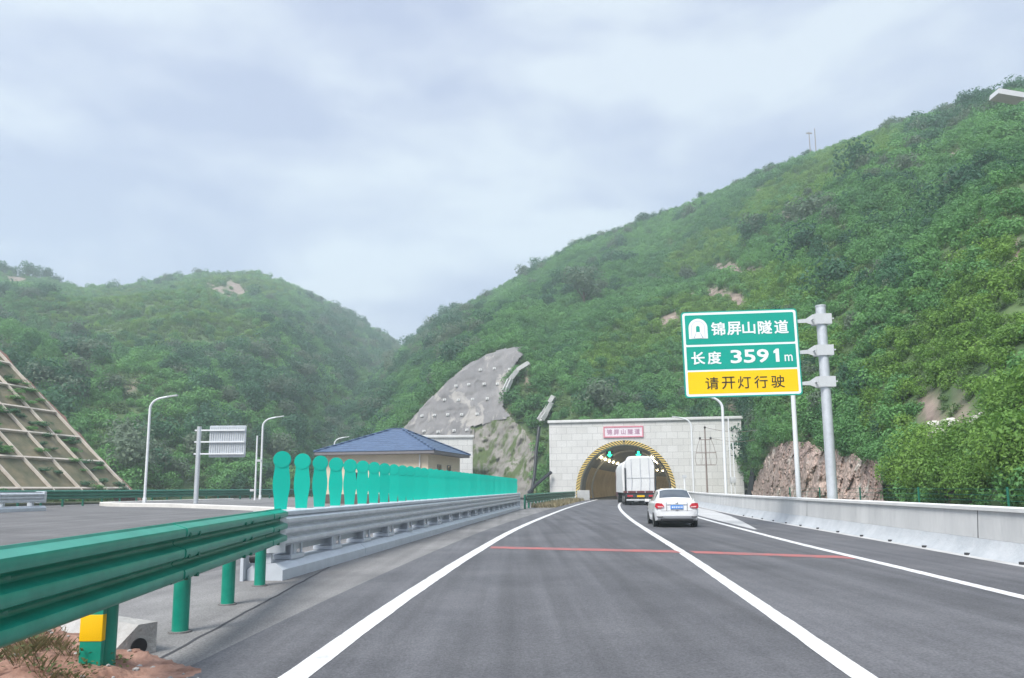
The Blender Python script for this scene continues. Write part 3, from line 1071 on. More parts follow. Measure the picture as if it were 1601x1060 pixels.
def scatter(name, hill, passes):
    o = bpy.data.objects.new(name, hill.data.copy())
    C.objects.link(o)
    tag(o, kind='stuff')
    g = bpy.data.node_groups.new('foliage_scatter', 'GeometryNodeTree')
    g.interface.new_socket('Geometry', in_out='INPUT', socket_type='NodeSocketGeometry')
    g.interface.new_socket('Geometry', in_out='OUTPUT', socket_type='NodeSocketGeometry')
    nn, l = g.nodes.new, g.links.new
    gi, go = nn('NodeGroupInput'), nn('NodeGroupOutput')
    jo = nn('GeometryNodeJoinGeometry')
    for k, (attr, inv, dens, protos, smin, smax, seed) in enumerate(passes):
        di = nn('GeometryNodeDistributePointsOnFaces')
        di.inputs['Seed'].default_value = seed
        na = nn('GeometryNodeInputNamedAttribute')
        na.data_type = 'FLOAT'
        na.inputs['Name'].default_value = attr
        v0 = nn('GeometryNodeInputNamedAttribute')
        v0.data_type = 'FLOAT'
        v0.inputs['Name'].default_value = 'cover' if attr == 'cover' else 'veg'
        ml = nn('ShaderNodeMath')
        ml.operation = 'MULTIPLY'
        a_out = na.outputs['Attribute']
        if inv:
            sub = nn('ShaderNodeMath')
            sub.operation = 'SUBTRACT'
            sub.inputs[0].default_value = 1.0
            l(a_out, sub.inputs[1])
            a_out = sub.outputs[0]
        l(a_out, ml.inputs[0])
        l(v0.outputs['Attribute'], ml.inputs[1])
        m2_ = nn('ShaderNodeMath')
        m2_.operation = 'MULTIPLY'
        m2_.inputs[1].default_value = dens
        l(ml.outputs[0], m2_.inputs[0])
        l(m2_.outputs[0], di.inputs['Density'])
        l(gi.outputs[0], di.inputs['Mesh'])
        jp = nn('GeometryNodeJoinGeometry')
        for po in protos:
            oi = nn('GeometryNodeObjectInfo')
            oi.inputs['Object'].default_value = po
            ti = nn('GeometryNodeGeometryToInstance')
            l(oi.outputs['Geometry'], ti.inputs[0])
            l(ti.outputs[0], jp.inputs[0])
        ip = nn('GeometryNodeInstanceOnPoints')
        ip.inputs['Pick Instance'].default_value = True
        l(di.outputs['Points'], ip.inputs['Points'])
        l(jp.outputs[0], ip.inputs['Instance'])
        ri = nn('FunctionNodeRandomValue')
        ri.data_type = 'INT'
        ri.inputs['Min'].default_value = 0
        ri.inputs['Max'].default_value = len(protos) - 1
        for s_ in ri.inputs:
            if s_.type == 'INT' and s_.name == 'Max':
                s_.default_value = len(protos) - 1
            if s_.type == 'INT' and s_.name == 'Min':
                s_.default_value = 0
        l([s_ for s_ in ri.outputs if s_.type == 'INT'][0], ip.inputs['Instance Index'])
        rs = nn('FunctionNodeRandomValue')
        rs.data_type = 'FLOAT'
        fl = [s_ for s_ in rs.inputs if s_.type == 'VALUE']
        fl[0].default_value = smin
        fl[1].default_value = smax
        sz = nn('GeometryNodeInputNamedAttribute')
        sz.data_type = 'FLOAT'
        sz.inputs['Name'].default_value = 'size'
        cs = nn('GeometryNodeSampleIndex') if False else None
        mm = nn('ShaderNodeMath')
        mm.operation = 'MULTIPLY'
        l([s_ for s_ in rs.outputs if s_.type == 'VALUE'][0], mm.inputs[0])
        l(sz.outputs['Attribute'], mm.inputs[1])
        l(mm.outputs[0], ip.inputs['Scale'])
        rr = nn('FunctionNodeRandomValue')
        rr.data_type = 'FLOAT_VECTOR'
        vc = [s_ for s_ in rr.inputs if s_.type == 'VECTOR']
        vc[0].default_value = (-0.2, -0.2, 0)
        vc[1].default_value = (0.2, 0.2, 6.28)
        l([s_ for s_ in rr.outputs if s_.type == 'VECTOR'][0], ip.inputs['Rotation'])
        l(ip.outputs[0], jo.inputs[0])
    l(jo.outputs[0], go.inputs[0])
    md = o.modifiers.new('foliage', 'NODES')
    md.node_group = g
    return o


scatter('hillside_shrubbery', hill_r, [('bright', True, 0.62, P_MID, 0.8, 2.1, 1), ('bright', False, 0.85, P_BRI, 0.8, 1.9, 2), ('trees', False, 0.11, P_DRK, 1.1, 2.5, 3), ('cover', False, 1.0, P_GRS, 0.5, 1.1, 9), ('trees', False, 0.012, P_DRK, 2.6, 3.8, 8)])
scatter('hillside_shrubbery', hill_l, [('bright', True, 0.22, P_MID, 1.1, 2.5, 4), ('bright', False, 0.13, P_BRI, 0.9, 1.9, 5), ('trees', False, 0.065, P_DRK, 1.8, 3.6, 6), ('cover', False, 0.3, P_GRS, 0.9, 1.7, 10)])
#@@PART2
# ------------------------------------------------------------------ tunnel portal
pt = thing('tunnel_portal', 'pale block faced tunnel portal wall with striped arch where the road enters the hill', 'tunnel portal', PORTAL, -PHEAD)
RI, ZC, ZT, WL, WR, DEP = 5.35, 1.15, 9.25, -9.0, 13.5, 1.6
mb = MB()
n_ = 40
arc = [(-RI, 0.0)] + [(-RI * math.cos(math.pi * i / n_), ZC + RI * math.sin(math.pi * i / n_)) for i in range(n_ + 1)] + [(RI, 0.0)]
for yy in (0.0, DEP):
    mb.quad([(WL, yy, 0), (-RI, yy, 0), (-RI, yy, ZC), (-RI, yy, ZT), (WL, yy, ZT)])
    mb.quad([(RI, yy, 0), (WR, yy, 0), (WR, yy, ZT), (RI, yy, ZT), (RI, yy, ZC)])
    for a, c in zip(arc[1:-1], arc[2:-1]):
        mb.quad([(a[0], yy, a[1]), (c[0], yy, c[1]), (c[0], yy, ZT), (a[0], yy, ZT)])
for a, c in zip(arc, arc[1:]):
    mb.quad([(a[0], 0, a[1]), (a[0], DEP, a[1]), (c[0], DEP, c[1]), (c[0], 0, c[1])])
mb.quad([(WL, 0, 0), (WL, 0, ZT), (WL, DEP, ZT), (WL, DEP, 0)])
mb.quad([(WR, 0, 0), (WR, DEP, 0), (WR, DEP, ZT), (WR, 0, ZT)])
mb.quad([(WL, 0, ZT), (WR, 0, ZT), (WR, DEP, ZT), (WL, DEP, ZT)])
bmesh.ops.remove_doubles(mb.bm, verts=mb.bm.verts, dist=0.002)
mb.build('wall', 'portal_blocks', pt)
MB().box(WL - 0.15, -0.22, ZT + 0.003, WR + 0.2, DEP + 0.2, ZT + 0.32, bev=0.03).build('cornice', 'coping', pt)
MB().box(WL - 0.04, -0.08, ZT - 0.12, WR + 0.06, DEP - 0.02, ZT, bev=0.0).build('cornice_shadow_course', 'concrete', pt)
# striped arch band: slanted yellow and black blocks
mb = MB()
RO, ns = 5.84, 56
for i in range(ns):
    for half in (-1, 1):
        def pp(u, r):                        # u along the half arch measured from the foot upward
            L0 = ZC
            tot = L0 + math.pi / 2 * RI
            u = max(0, min(1, u)) * tot
            if u < L0:
                return (half * r, u)
            a_ = (u - L0) / RI
            return (half * r * math.cos(a_), ZC + r * math.sin(a_))
        if i % 2 and half == 1 and False:
            continue
        k = i / ns
        k1 = (i + 1) / ns
        sh = 0.045
        q = [pp(k + sh, RI + 0.01), pp(k1 + sh, RI + 0.01), pp(k1, RO), pp(k, RO)]
        if k >= 1:
            continue
        y0 = -0.05
        mb.prism([(a_, y0, c_) for a_, c_ in q], (0, 0.046, 0), mi=i % 2)
mb.prism([(-0.22, -0.052, ZC + RO), (0.22, -0.052, ZC + RO), (0.0, -0.052, ZC + RO - 0.34)], (0, 0.05, 0), mi=1)
mb.build('striped_arch', ['arch_yellow', 'black_paint'], pt, smooth=0)
# lining swept into the hill
prof = [(-5.2, 0.0), (-5.28, 0.6), (-5.33, ZC)] + [(-5.33 * math.cos(math.pi * i / 28), ZC + 5.33 * math.sin(math.pi * i / 28)) for i in range(1, 28)] + [(5.33, ZC), (5.28, 0.6), (5.2, 0.0)]
Mi = (Matrix.Translation(PORTAL) @ Matrix.Rotation(-PHEAD, 4, 'Z')).inverted()


def lining(name, p, d0, d1, step, material, parent):
    mb = MB()
    rows = []
    d = d0
    while d <= d1 + 1e-6:
        rows.append([mb.bm.verts.new(Mi @ (tun(s, d) + Vector((0, 0, z)))) for s, z in p])
        d += step
    for a, c in zip(rows, rows[1:]):
        for j in range(len(p) - 1):
            mb.bm.faces.new((a[j], a[j + 1], c[j + 1], c[j]))
    return mb.build(name, material, parent, recalc=False)


lining('lining', prof, DEP - 0.01, 130, 3.2, 'tunnel_lining', pt)
low = [(s * 0.992, z) for s, z in prof if z < 4.3 and s < 0]
lining('wall_panelling', low, DEP + 4, 128, 3.2, 'tunnel_panel', pt)
lining('wall_panelling', [(-s, z) for s, z in low][::-1], DEP + 4, 128, 3.2, 'tunnel_panel', pt)
mb = MB()
mb.quad([Mi @ (tun(s, 130) + Vector((0, 0, z))) for s, z in prof])
mb.build('far_bend_wall', 'tunnel_lining', pt, recalc=False)
mb = MB()
ra = [[mb.bm.verts.new(Mi @ (tun(s * k, 13 + dd) + Vector((0, 0, (z - ZC) * k + ZC if z > ZC else z)))) for s, z in prof] for k, dd in ((0.995, 0), (0.955, 0), (0.955, 0.5), (0.995, 0.5))]
for a, c in zip(ra, ra[1:]):
    for j in range(len(prof) - 1):
        mb.bm.faces.new((a[j], a[j + 1], c[j + 1], c[j]))
mb.build('lining_rib', 'tunnel_rib', pt, recalc=False)
# lamps along both haunches of the vault
lmp = None
for i in range(17):
    for sd in (-1, 1):
        d = 5 + i * 6.5
        a_ = R(52)
        c_ = tun(sd * 5.1 * math.cos(a_), d) + Vector((0, 0, ZC + 5.1 * math.sin(a_)))
        if lmp is None:
            lm = MB().box(-0.14, -0.2, -0.05, 0.14, 0.2, 0.05, bev=0.02)
            lmp = o = lm.build('tunnel_lamp', 'tunnel_lamp', pt)
        else:
            o = lmp.copy()
            C.objects.link(o)
            o.parent = pt
        o.location = Mi @ c_
        o.rotation_euler = (0, sd * R(38), -0.0)

# signals hanging from the vault
for k, (s_, lab) in enumerate(((-1.95, 'lit green arrow signal over the centre lane of the tunnel mouth'), (1.55, 'lit green arrow signal above the white truck in the tunnel mouth'))):
    c_ = tun(s_, 3.0)
    sg = thing('lane_signal', lab, 'lane signal', (c_.x, c_.y, 5.05), -PHEAD, 'lane signals under the vault')
    MB().box(-0.42, -0.08, 0.0, 0.42, 0.10, 0.84, bev=0.02).build('case', 'signal_case', sg)
    MB().prism([(-0.13, -0.086, 0.76), (0.13, -0.086, 0.76), (0.13, -0.086, 0.40), (0.36, -0.086, 0.40), (0, -0.086, 0.06), (-0.36, -0.086, 0.40), (-0.13, -0.086, 0.40)], (0, -0.02, 0)).build('arrow', 'signal_glow', sg)
    MB().tube([(0, 0.02, 0.84), (0, 0.02, 1.3)], 0.04).build('hanger', 'lamp_grey', sg)
# name plaque on the wall
pq = thing('name_plaque', 'pink framed plaque with the tunnel name above the striped arch', 'plaque', Mi.inverted() @ Vector((-0.05, 0, 7.4)), -PHEAD)
MB().box(-2.3, -0.10, 0.0, 2.3, -0.003, 1.22).build('board', 'plaque', pq)
fr = MB()
fr.box(-2.36, -0.14, -0.06, 2.36, -0.006, 0.09).box(-2.36, -0.14, 1.13, 2.36, -0.006, 1.28).box(-2.36, -0.14, 0.093, -2.21, -0.006, 1.127).box(2.21, -0.14, 0.093, 2.36, -0.006, 1.127)
fr.build('frame', 'plaque_red', pq)
lettering('锦 屏 山 隧 道', 'plaque_text', pq, -1.95, 1.95, 0.61, 0.66, -0.102, bold=0.03)

# the other tube's portal wall, seen over the house roof
P2 = Vector((-11.0, 100.5, 0))
p2 = thing('tunnel_portal', 'pale portal wall of the second tube half hidden by the blue roofed house', 'tunnel portal', P2, 0.03)
mb = MB()
R2 = 4.2
for yy in (0.0, 1.4):
    mb.quad([(-5.6, yy, 0.3), (-R2, yy, 0.3), (-R2, yy, 1.2), (-R2, yy, 8.15), (-5.6, yy, 8.15)])
    mb.quad([(R2, yy, 0.3), (5.7, yy, 0.3), (5.7, yy, 8.15), (R2, yy, 8.15), (R2, yy, 1.2)])
    for i in range(20):
        a_, c_ = math.pi * i / 20, math.pi * (i + 1) / 20
        A_, B_ = (-R2 * math.cos(a_), 1.2 + R2 * math.sin(a_)), (-R2 * math.cos(c_), 1.2 + R2 * math.sin(c_))
        mb.quad([(A_[0], yy, A_[1]), (B_[0], yy, B_[1]), (B_[0], yy, 8.15), (A_[0], yy, 8.15)])
        if yy == 0:
            mb.quad([(A_[0], 0, A_[1]), (A_[0], 1.4, A_[1]), (B_[0], 1.4, B_[1]), (B_[0], 0, B_[1])])
mb.quad([(5.7, 0, 0.3), (5.7, 1.4, 0.3), (5.7, 1.4, 8.15), (5.7, 0, 8.15)]).quad([(-5.6, 0, 0.3), (-5.6, 0, 8.15), (-5.6, 1.4, 8.15), (-5.6, 1.4, 0.3)]).quad([(-5.6, 0, 8.15), (5.7, 0, 8.15), (5.7, 1.4, 8.15), (-5.6, 1.4, 8.15)])
bmesh.ops.remove_doubles(mb.bm, verts=mb.bm.verts, dist=0.002)
mb.build('wall', 'portal_blocks', p2)
MB().box(-5.75, -0.2, 8.153, 5.85, 1.6, 8.5, bev=0.03).build('cornice', 'coping', p2)
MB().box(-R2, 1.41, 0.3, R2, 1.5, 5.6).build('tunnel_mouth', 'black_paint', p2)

# anchor heads on the sprayed slope, each standing on the surface
bpy.context.view_layer.update()
from mathutils.bvhtree import BVHTree


def bvh(o):
    return BVHTree.FromPolygons([v.co.copy() for v in o.data.vertices], [tuple(p.vertices) for p in o.data.polygons])


bc = bvh(cut)
ahead = None
for (px, py) in [(751, 579), (773, 577), (797, 578), (713, 604), (733, 602), (757, 601), (778, 601), (695, 626), (717, 626), (739, 625), (762, 624), (660, 651), (679, 650), (700, 649), (722, 649), (746, 648), (663, 675), (685, 676), (710, 674), (730, 673)]:
    d = ray(px, py).normalized()
    h_ = bc.ray_cast(Vector((0, 0, EYE)), d)
    if h_[0] is None:
        continue
    if ahead is None:
        mb = MB().box(-0.3, -0.26, -0.26, 0.3, 0.6, 0.26, bev=0.06).tube([(0, -0.2, 0.05), (0, -0.45, 0.0)], 0.11)
        ahead = o = mb.build('anchor_head', 'concrete')
        tag(o, 'white concrete anchor head set in the grey sprayed slope beside the portal', 'anchor head', 'anchor heads on the sprayed slope')
    else:
        o = ahead.copy()
        C.objects.link(o)
    o.location = h_[0]
    o.scale = (0.8, 0.8, 0.8)
    o.rotation_euler = (R(-25), 0, random.uniform(-0.1, 0.1))

# concrete drain chutes down the green slopes
bh = bvh(hill_r)


def on_hill(px, py, up=0.0):
    d = ray(px, py).normalized()
    h_ = bh.ray_cast(Vector((0, 0, EYE)), d)
    return h_[0] - d * up if h_[0] else None


def chute(pxs, w, lab, lift=1.6):
    P_ = [on_hill(*p) for p in pxs]
    P_ = [p for p in P_ if p]
    if len(P_) < 2:
        return
    P_ = [p + Vector((0, -lift * 0.8, lift * 0.5)) for p in P_]
    mb = MB()
    for p, q in zip(P_, P_[1:]):
        d = (q - p)
        s_ = Vector((d.y, -d.x, 0)).normalized()
        u_ = s_.cross(d.normalized())
        if u_.z < 0:
            u_ = -u_
        c_ = (p + q) / 2
        h_ = d / 2 * 0.98
        mb.obox(c_, h_, s_ * w, u_ * 0.08)
        mb.obox(c_ + s_ * w * 1.05 + u_ * 0.2, h_, s_ * 0.09, u_ * 0.3)
        mb.obox(c_ - s_ * w * 1.05 + u_ * 0.2, h_, s_ * 0.09, u_ * 0.3)
    o = mb.build('drain_chute', 'concrete')
    tag(o, lab, 'drain chute', 'drain chutes on the slope')


chute([(846, 667), (853, 656), (862, 640), (868, 630)], 0.45, 'short broken concrete drain chute ending above the tall black pipe', 1.4)
chute([(791, 622), (799, 604), (810, 590), (828, 579)], 0.3, 'thin pale drain chute climbing beside the grey sprayed slope', 1.5)
chute([(1170, 676), (1178, 683), (1187, 684)], 0.35, 'pale drain chute running off behind the portal corner', 1.0)


def pipe(name, pts_, r, m_, lab, cat, group=None):
    o = MB().tube(pts_, r, 8).build(name, m_)
    return tag(o, lab, cat, group)


pipe('drain_pipe', [at(843, 668, 93.5), at(839, 700, 92.5), at(836, 740, 91.5), at(831, 772, 90.5)], 0.21, 'pipe_black', 'tall black pipe standing between mossy rock and portal wall', 'pipe', 'drain pipes beside the portal')
pipe('drain_pipe', [at(862, 738, 91.2), at(850, 748, 90.9), at(838, 758, 90.6), at(826, 771, 90.3)], 0.2, 'pipe_black', 'black pipe slanting down to the ground from the portal wall', 'pipe', 'drain pipes beside the portal')
pipe('drain_pipe', [at(1183, 680, 82), at(1181, 710, 82), at(1177, 745, 82), at(1172, 779, 82)], 0.36, 'pipe_black', 'black pipe between the portal corner and the red rock', 'pipe', 'drain pipes beside the portal')

# ------------------------------------------------------------------ concrete road wall on the right
cw = thing('concrete_barrier', 'long pale concrete road barrier with a bright flat coping along the right lane', 'barrier')
wp = [(x, y, 0) for y, x in catmull(WALL[0:], 70)]
MB().sweep([(0.0, 0.0), (0.05, 0.07), (0.14, 0.16), (0.235, 0.36), (0.55, 0.36), (0.55, 0.0)], wp).build('foot', 'barrier_base', cw, smooth=25)
MB().sweep([(0.238, 0.363), (0.275, 0.93), (0.53, 0.93), (0.53, 0.363)], wp).build('wall', 'barrier_concrete', cw, smooth=25)
MB().sweep([(0.225, 0.933), (0.225, 1.005), (0.245, 1.02), (0.575, 1.02), (0.59, 1.0), (0.59, 0.933)], wp).build('coping', 'coping', cw, smooth=25)
# scuppers at the foot
jn = None
for y in range(4, 80, 12):
    x = _cx(WALL, y)
    if jn is None:
        jn = o = MB().prism([(0.232, -0.009, 0.365), (0.262, -0.009, 0.365), (0.302, -0.009, 0.925), (0.272, -0.009, 0.925)], (0, 0.018, 0)).build('joint', 'dark_gap', cw, smooth=0)
    else:
        o = jn.copy()
        C.objects.link(o)
        o.parent = cw
    o.location = (x, y, 0)
sl_ = None
for y in range(8, 40, 2):
    if sl_ is None:
        sl_ = o = MB().box(-0.03, 0, 0.012, 0.045, 0.09, 0.06).build('drain_slot', 'dark_gap', cw)
    else:
        o = sl_.copy()
        C.objects.link(o)
        o.parent = cw
    o.location = (_cx(WALL, y), y, 0)

# ------------------------------------------------------------------ guardrails
def beam_profile(z0, h, out, n=3):
    pr = []
    for k in range(n):
        b_ = z0 + h * k / n
        s_ = h / n
        pr += [(0.0, b_ + 0.02 * s_), (0.012, b_ + 0.12 * s_), (out, b_ + 0.30 * s_), (out * 1.06, b_ + 0.40 * s_), (out * 1.06, b_ + 0.60 * s_), (out, b_ + 0.70 * s_), (0.012, b_ + 0.88 * s_), (0.0, b_ + 0.98 * s_)]
    back = [(x - 0.012, z) for x, z in pr][::-1]
    return pr, back


def rail(parent, name, path, z0, h, out, material, sign=1):
    pr, back = beam_profile(z0, h, out)
    prof_ = [(x * sign, z) for x, z in pr + back]
    mb = MB().sweep(prof_, path)
    return mb.build(name, material, parent, smooth=35)


def along(path, d):
    acc = 0
    for a, b_ in zip(path, path[1:]):
        a, b_ = Vector(a), Vector(b_)
        l_ = (b_ - a).length
        if acc + l_ >= d:
            return a + (b_ - a) * ((d - acc) / l_), (b_ - a).normalized()
        acc += l_
    return Vector(path[-1]), (Vector(path[-1]) - Vector(path[-2])).normalized()


def path_len(path):
    return sum((Vector(b_) - Vector(a)).length for a, b_ in zip(path, path[1:]))


# near green rail
ng = thing('guardrail', 'near glossy green triple wave guardrail with one yellow marked post', 'guardrail', (-3.66, 9.0, 0), 0, 'green guardrails')
npath = [(-3.74 + 0.112 * (12.15 - y) + 3.66, y - 9.0, 0) for y in (12.42, 10, 8, 6, 4, 2, 0.5)][::-1]
rail(ng, 'beam', npath, 0.575, 0.575, 0.115, 'guard_green')
for ya in (7.2, 11.3):
    rail(ng, 'lap_joint', [(-3.74 + 0.112 * (12.15 - y) + 3.665, y - 9.0, 0) for y in (ya, ya + 0.2, ya + 0.42)], 0.573, 0.579, 0.118, 'guard_green')
post = None
for i in range(6):
    y = 11.75 - 1.86 * i
    x = -3.74 + 0.112 * (12.15 - y)
    if post is None:
        mb = MB().tube([(0, 0, -0.05), (0, 0, 1.02)], 0.082, 20)
        post = o = mb.build('post', 'guard_green', ng)
        bl = MB().box(0.05, -0.11, 0.60, 0.146, 0.11, 1.06, bev=0.012)
        blk = bl.build('spacer', 'guard_green', post)
        pl = MB().tube([(0, 0, 0.005), (0, 0, 0.02)], 0.115, 16).build('foot_plate', 'pavement', post)
    else:
        o = copy_tree(post, ng)
    o.location = (x + 3.66 - 0.15, y - 9.0, 0.0)
# yellow reflective band on the fourth post
yy = 11.75 - 1.86 * 3
xx = -3.74 + 0.112 * (12.15 - yy)
MB().box(-0.10, -0.005, -0.05, 0.07, 0.05, 0.60, bev=0.01).build('marker_board', 'guard_green', ng).location = (xx + 3.66 - 0.17, yy - 9.0 - 0.145, 0)
MB().box(-0.103, -0.006, 0.30, 0.073, 0.051, 0.50, bev=0.008).build('reflective_band', 'yellow_paint', ng).location = (xx + 3.66 - 0.17, yy - 9.0 - 0.149, 0)
bt = None
for y in (11.7, 9.9, 9.55, 7.6, 7.3):
    x = -3.74 + 0.112 * (12.15 - y)
    for z in (0.63, 0.83, 1.03):
        if bt is None:
            bt = o = MB().tube([(0.10, 0, 0), (0.138, 0, 0)], 0.021, 8).build('bolt', 'far_green', ng)
        else:
            o = bt.copy()
            C.objects.link(o)
            o.parent = ng
        o.location = (x + 3.66, y - 9, z)

# movable steel barrier with anti-glare panels
BAX = lambda y: -3.98 + 0.105 * (y - 12.5)
BRZ = -math.atan(0.105)
sb = thing('steel_barrier', 'silver movable steel barrier topped with a row of turquoise anti-glare panels', 'barrier', (BAX(12.4), 12.4, 0), BRZ, 'silver steel barriers')
LB = 40.5
seg = LB / 9
bs = None
for k in range(9):
    if bs is None:
        mb = MB()
        mb.prism([(-0.30, 0.012, 0.0), (0.30, 0.012, 0.0), (0.30, 0.012, 0.17), (0.17, 0.012, 0.275), (-0.17, 0.012, 0.275), (-0.30, 0.012, 0.17)], (0, seg - 0.024, 0))
        bs = o = mb.build('foot_segment', 'barrier_grey', sb, smooth=20)
    else:
        o = bs.copy()
        C.objects.link(o)
        o.parent = sb
    o.location = (0, k * seg, 0)
st = None
for k in range(20):
    if st is None:
        mb = MB().box(-0.14, -0.07, 0.278, 0.14, 0.07, 1.02).box(-0.2, -0.3, 0.278, 0.2, 0.3, 0.36, bev=0.02).tube([(0.16, 0.22, 0.36), (0.16, 0.22, 0.55)], 0.025, 8).tube([(0.16, -0.22, 0.36), (0.16, -0.22, 0.55)], 0.025, 8)
        st = o = mb.build('support', 'barrier_grey', sb)
    else:
        o = st.copy()
        C.objects.link(o)
        o.parent = sb
    o.location = (0, 0.9 + k * 2.04, 0)
rail(sb, 'beam', [(0.165, y, 0) for y in lin(0.12, LB, 12)], 0.52, 0.50, 0.085, 'galvanised')
rail(sb, 'beam', [(-0.165, y, 0) for y in lin(0.12, LB, 12)], 0.52, 0.50, 0.085, 'galvanised', -1)
MB().box(-0.205, 0.06, 1.022, 0.205, LB, 1.09, bev=0.012).build('top_rail', 'barrier_grey', sb)
MB().box(-0.12, 0.4, 0.39, -0.04, LB - 0.3, 0.62).build('core', 'barrier_grey', sb)
mb = MB()
oc = []
for i in range(9):
    a_ = math.pi * i / 8
    oc.append((0.28 * math.cos(a_), 0.14 - 0.20 * math.sin(a_)))
mb.prism([(x, y, 0.44) for x, y in oc], (0, 0, 0.66))
mb.build('end_cap', 'galvanised', sb)
mb = MB().box(-0.27, 0.01, 0.278, 0.1, 0.07, 0.42).box(-0.36, -0.1, 0.0, -0.31, 0.35, 0.42)
mb.build('end_bracket', 'barrier_grey', sb)
MB().tube([(-0.22, -0.02, 0.36), (-0.06, -0.02, 0.36)], 0.08, 14).build('hinge_pin', 'black_paint', sb)
MB().box(-0.27, LB + 0.003, 0.0, 0.27, LB + 0.25, 1.12, bev=0.03).build('end_post', 'barrier_grey', sb)
# one panel outline: round head, waisted body
prof_h = [(0.0, 0.098), (0.10, 0.106), (0.22, 0.116), (0.36, 0.138), (0.47, 0.143), (0.57, 0.136), (0.66, 0.124), (0.73, 0.117)]
pts_ = [(w_, z) for z, w_ in prof_h]
hc, hr = 0.86, 0.148
pts_ += [(hr * math.cos(R(a_)), hc + hr * math.sin(R(a_))) for a_ in range(-36, 217, 12)]
outl = pts_[:len(prof_h)] + pts_[len(prof_h):] + [(-w_, z) for z, w_ in prof_h][::-1]
gp_ = None
for k in range(44):
    if gp_ is None:
        mb = MB().prism([(x, -0.008, z) for x, z in outl], (0, 0.016, 0))
        gp_ = o = mb.build('glare_panel', 'panel_green', sb, smooth=20)
        dk = [(0.135 * math.cos(2 * math.pi * i / 28), 0.86 + 0.135 * math.sin(2 * math.pi * i / 28)) for i in range(28)]
        MB().prism([(x, -0.0085, z) for x, z in dk], (0, -0.007, 0)).build('head_disc', 'panel_green', gp_, smooth=20)
        MB().box(-0.10, -0.03, 0.0, 0.10, 0.03, 0.02).build('clamp', 'barrier_grey', gp_)
    else:
        o = copy_tree(gp_, sb)
    o.location = (0.0, 0.55 + k * 0.918, 1.093)
    o.rotation_euler = (0, 0, -BRZ * 1.0 + R(14) + random.uniform(-0.12, 0.12))

# green rail from the steel barrier to the portal
fg = thing('guardrail', 'dark green guardrail curving from the silver barrier to the portal wall', 'guardrail', (0.4, 53.2, 0), 0, 'green guardrails')
fp = [(x - 2.75 - 0.4 + 0.05 * max(0, y - 70) * 0.3, y - 53.2, 0) for y, x in catmull([(53.2, 3.65), (60, 4.75), (70, 6.35), (80, 8.1), (89, 9.7)], 24)]
rail(fg, 'beam', fp, 0.42, 0.62, 0.10, 'far_green')
pst = None
tl = path_len(fp)
for k in range(int(tl / 2) + 1):
    p, _ = along(fp, 0.3 + 2.0 * k)
    if pst is None:
        pst = o = MB().tube([(0, 0, 0), (0, 0, 0.98)], 0.075, 10).build('post', 'far_green', fg)
    else:
        o = pst.copy()
        C.objects.link(o)
        o.parent = fg
    o.location = p + Vector((-0.1, 0, 0))
# concrete end block at the arch
o = MB().box(-0.7, -0.4, 0, 0.7, 0.4, 1.15, bev=0.04).build('end_block', 'concrete')
o.location = (8.1, 87.6, 0)
tag(o, 'grey concrete end block where the dark green guardrail meets the arch', 'end block')

# long green rail beyond the other carriageway
LR = [(-1.0, -31.8), (20, -31.6), (40, -31.2), (50, -30.4), (66, -28.2), (82, -25.6), (98, -22.5)]
lg = thing('guardrail', 'long green guardrail along the far side of the other carriageway', 'guardrail', (-30, 50, 0.4), 0, 'green guardrails')
lp = [(x + 30, y - 50, 0.0) for y, x in catmull(LR, 50)]
rail(lg, 'beam', lp, 0.48, 0.62, 0.10, 'far_green')
pst = None
for k in range(int(path_len(lp) / 2.0)):
    p, _ = along(lp, 0.5 + 2.0 * k)
    if p.y < -15:
        continue
    if pst is None:
        pst = o = MB().tube([(0, 0, 0), (0, 0, 1.05)], 0.075, 10).build('post', 'far_green', lg)
    else:
        o = pst.copy()
        C.objects.link(o)
        o.parent = lg
    o.location = p + Vector((-0.1, 0, 0))
# a silver barrier end on the left, like the near one
ls = thing('steel_barrier', 'silver steel barrier without panels standing before the long green guardrail', 'barrier', (-25.2, 40.6, 0.4), -0.1, 'silver steel barriers')
rail(ls, 'beam', [(0.2, -y, 0) for y in lin(0, 30, 6)][::-1], 0.45, 0.50, 0.085, 'galvanised')
MB().prism([(-0.3, -30, 0.0), (0.3, -30, 0.0), (0.3, -30, 0.17), (0.17, -30, 0.275), (-0.17, -30, 0.275), (-0.3, -30, 0.17)], (0, 30.2, 0)).build('foot', 'barrier_grey', ls)
MB().box(-0.17, -30, 0.953, 0.17, 0, 1.0).build('top_rail', 'barrier_grey', ls)
MB().box(-0.26, 0.002, 0.42, 0.29, 0.2, 1.03, bev=0.05).build('end_cap', 'galvanised', ls)
st = None
for k in range(15):
    if st is None:
        st = o = MB().box(-0.14, -0.07, 0.278, 0.14, 0.07, 0.95).build('support', 'barrier_grey', ls)
    else:
        o = st.copy()
        C.objects.link(o)
        o.parent = ls
    o.location = (0, -0.6 - 2 * k, 0)

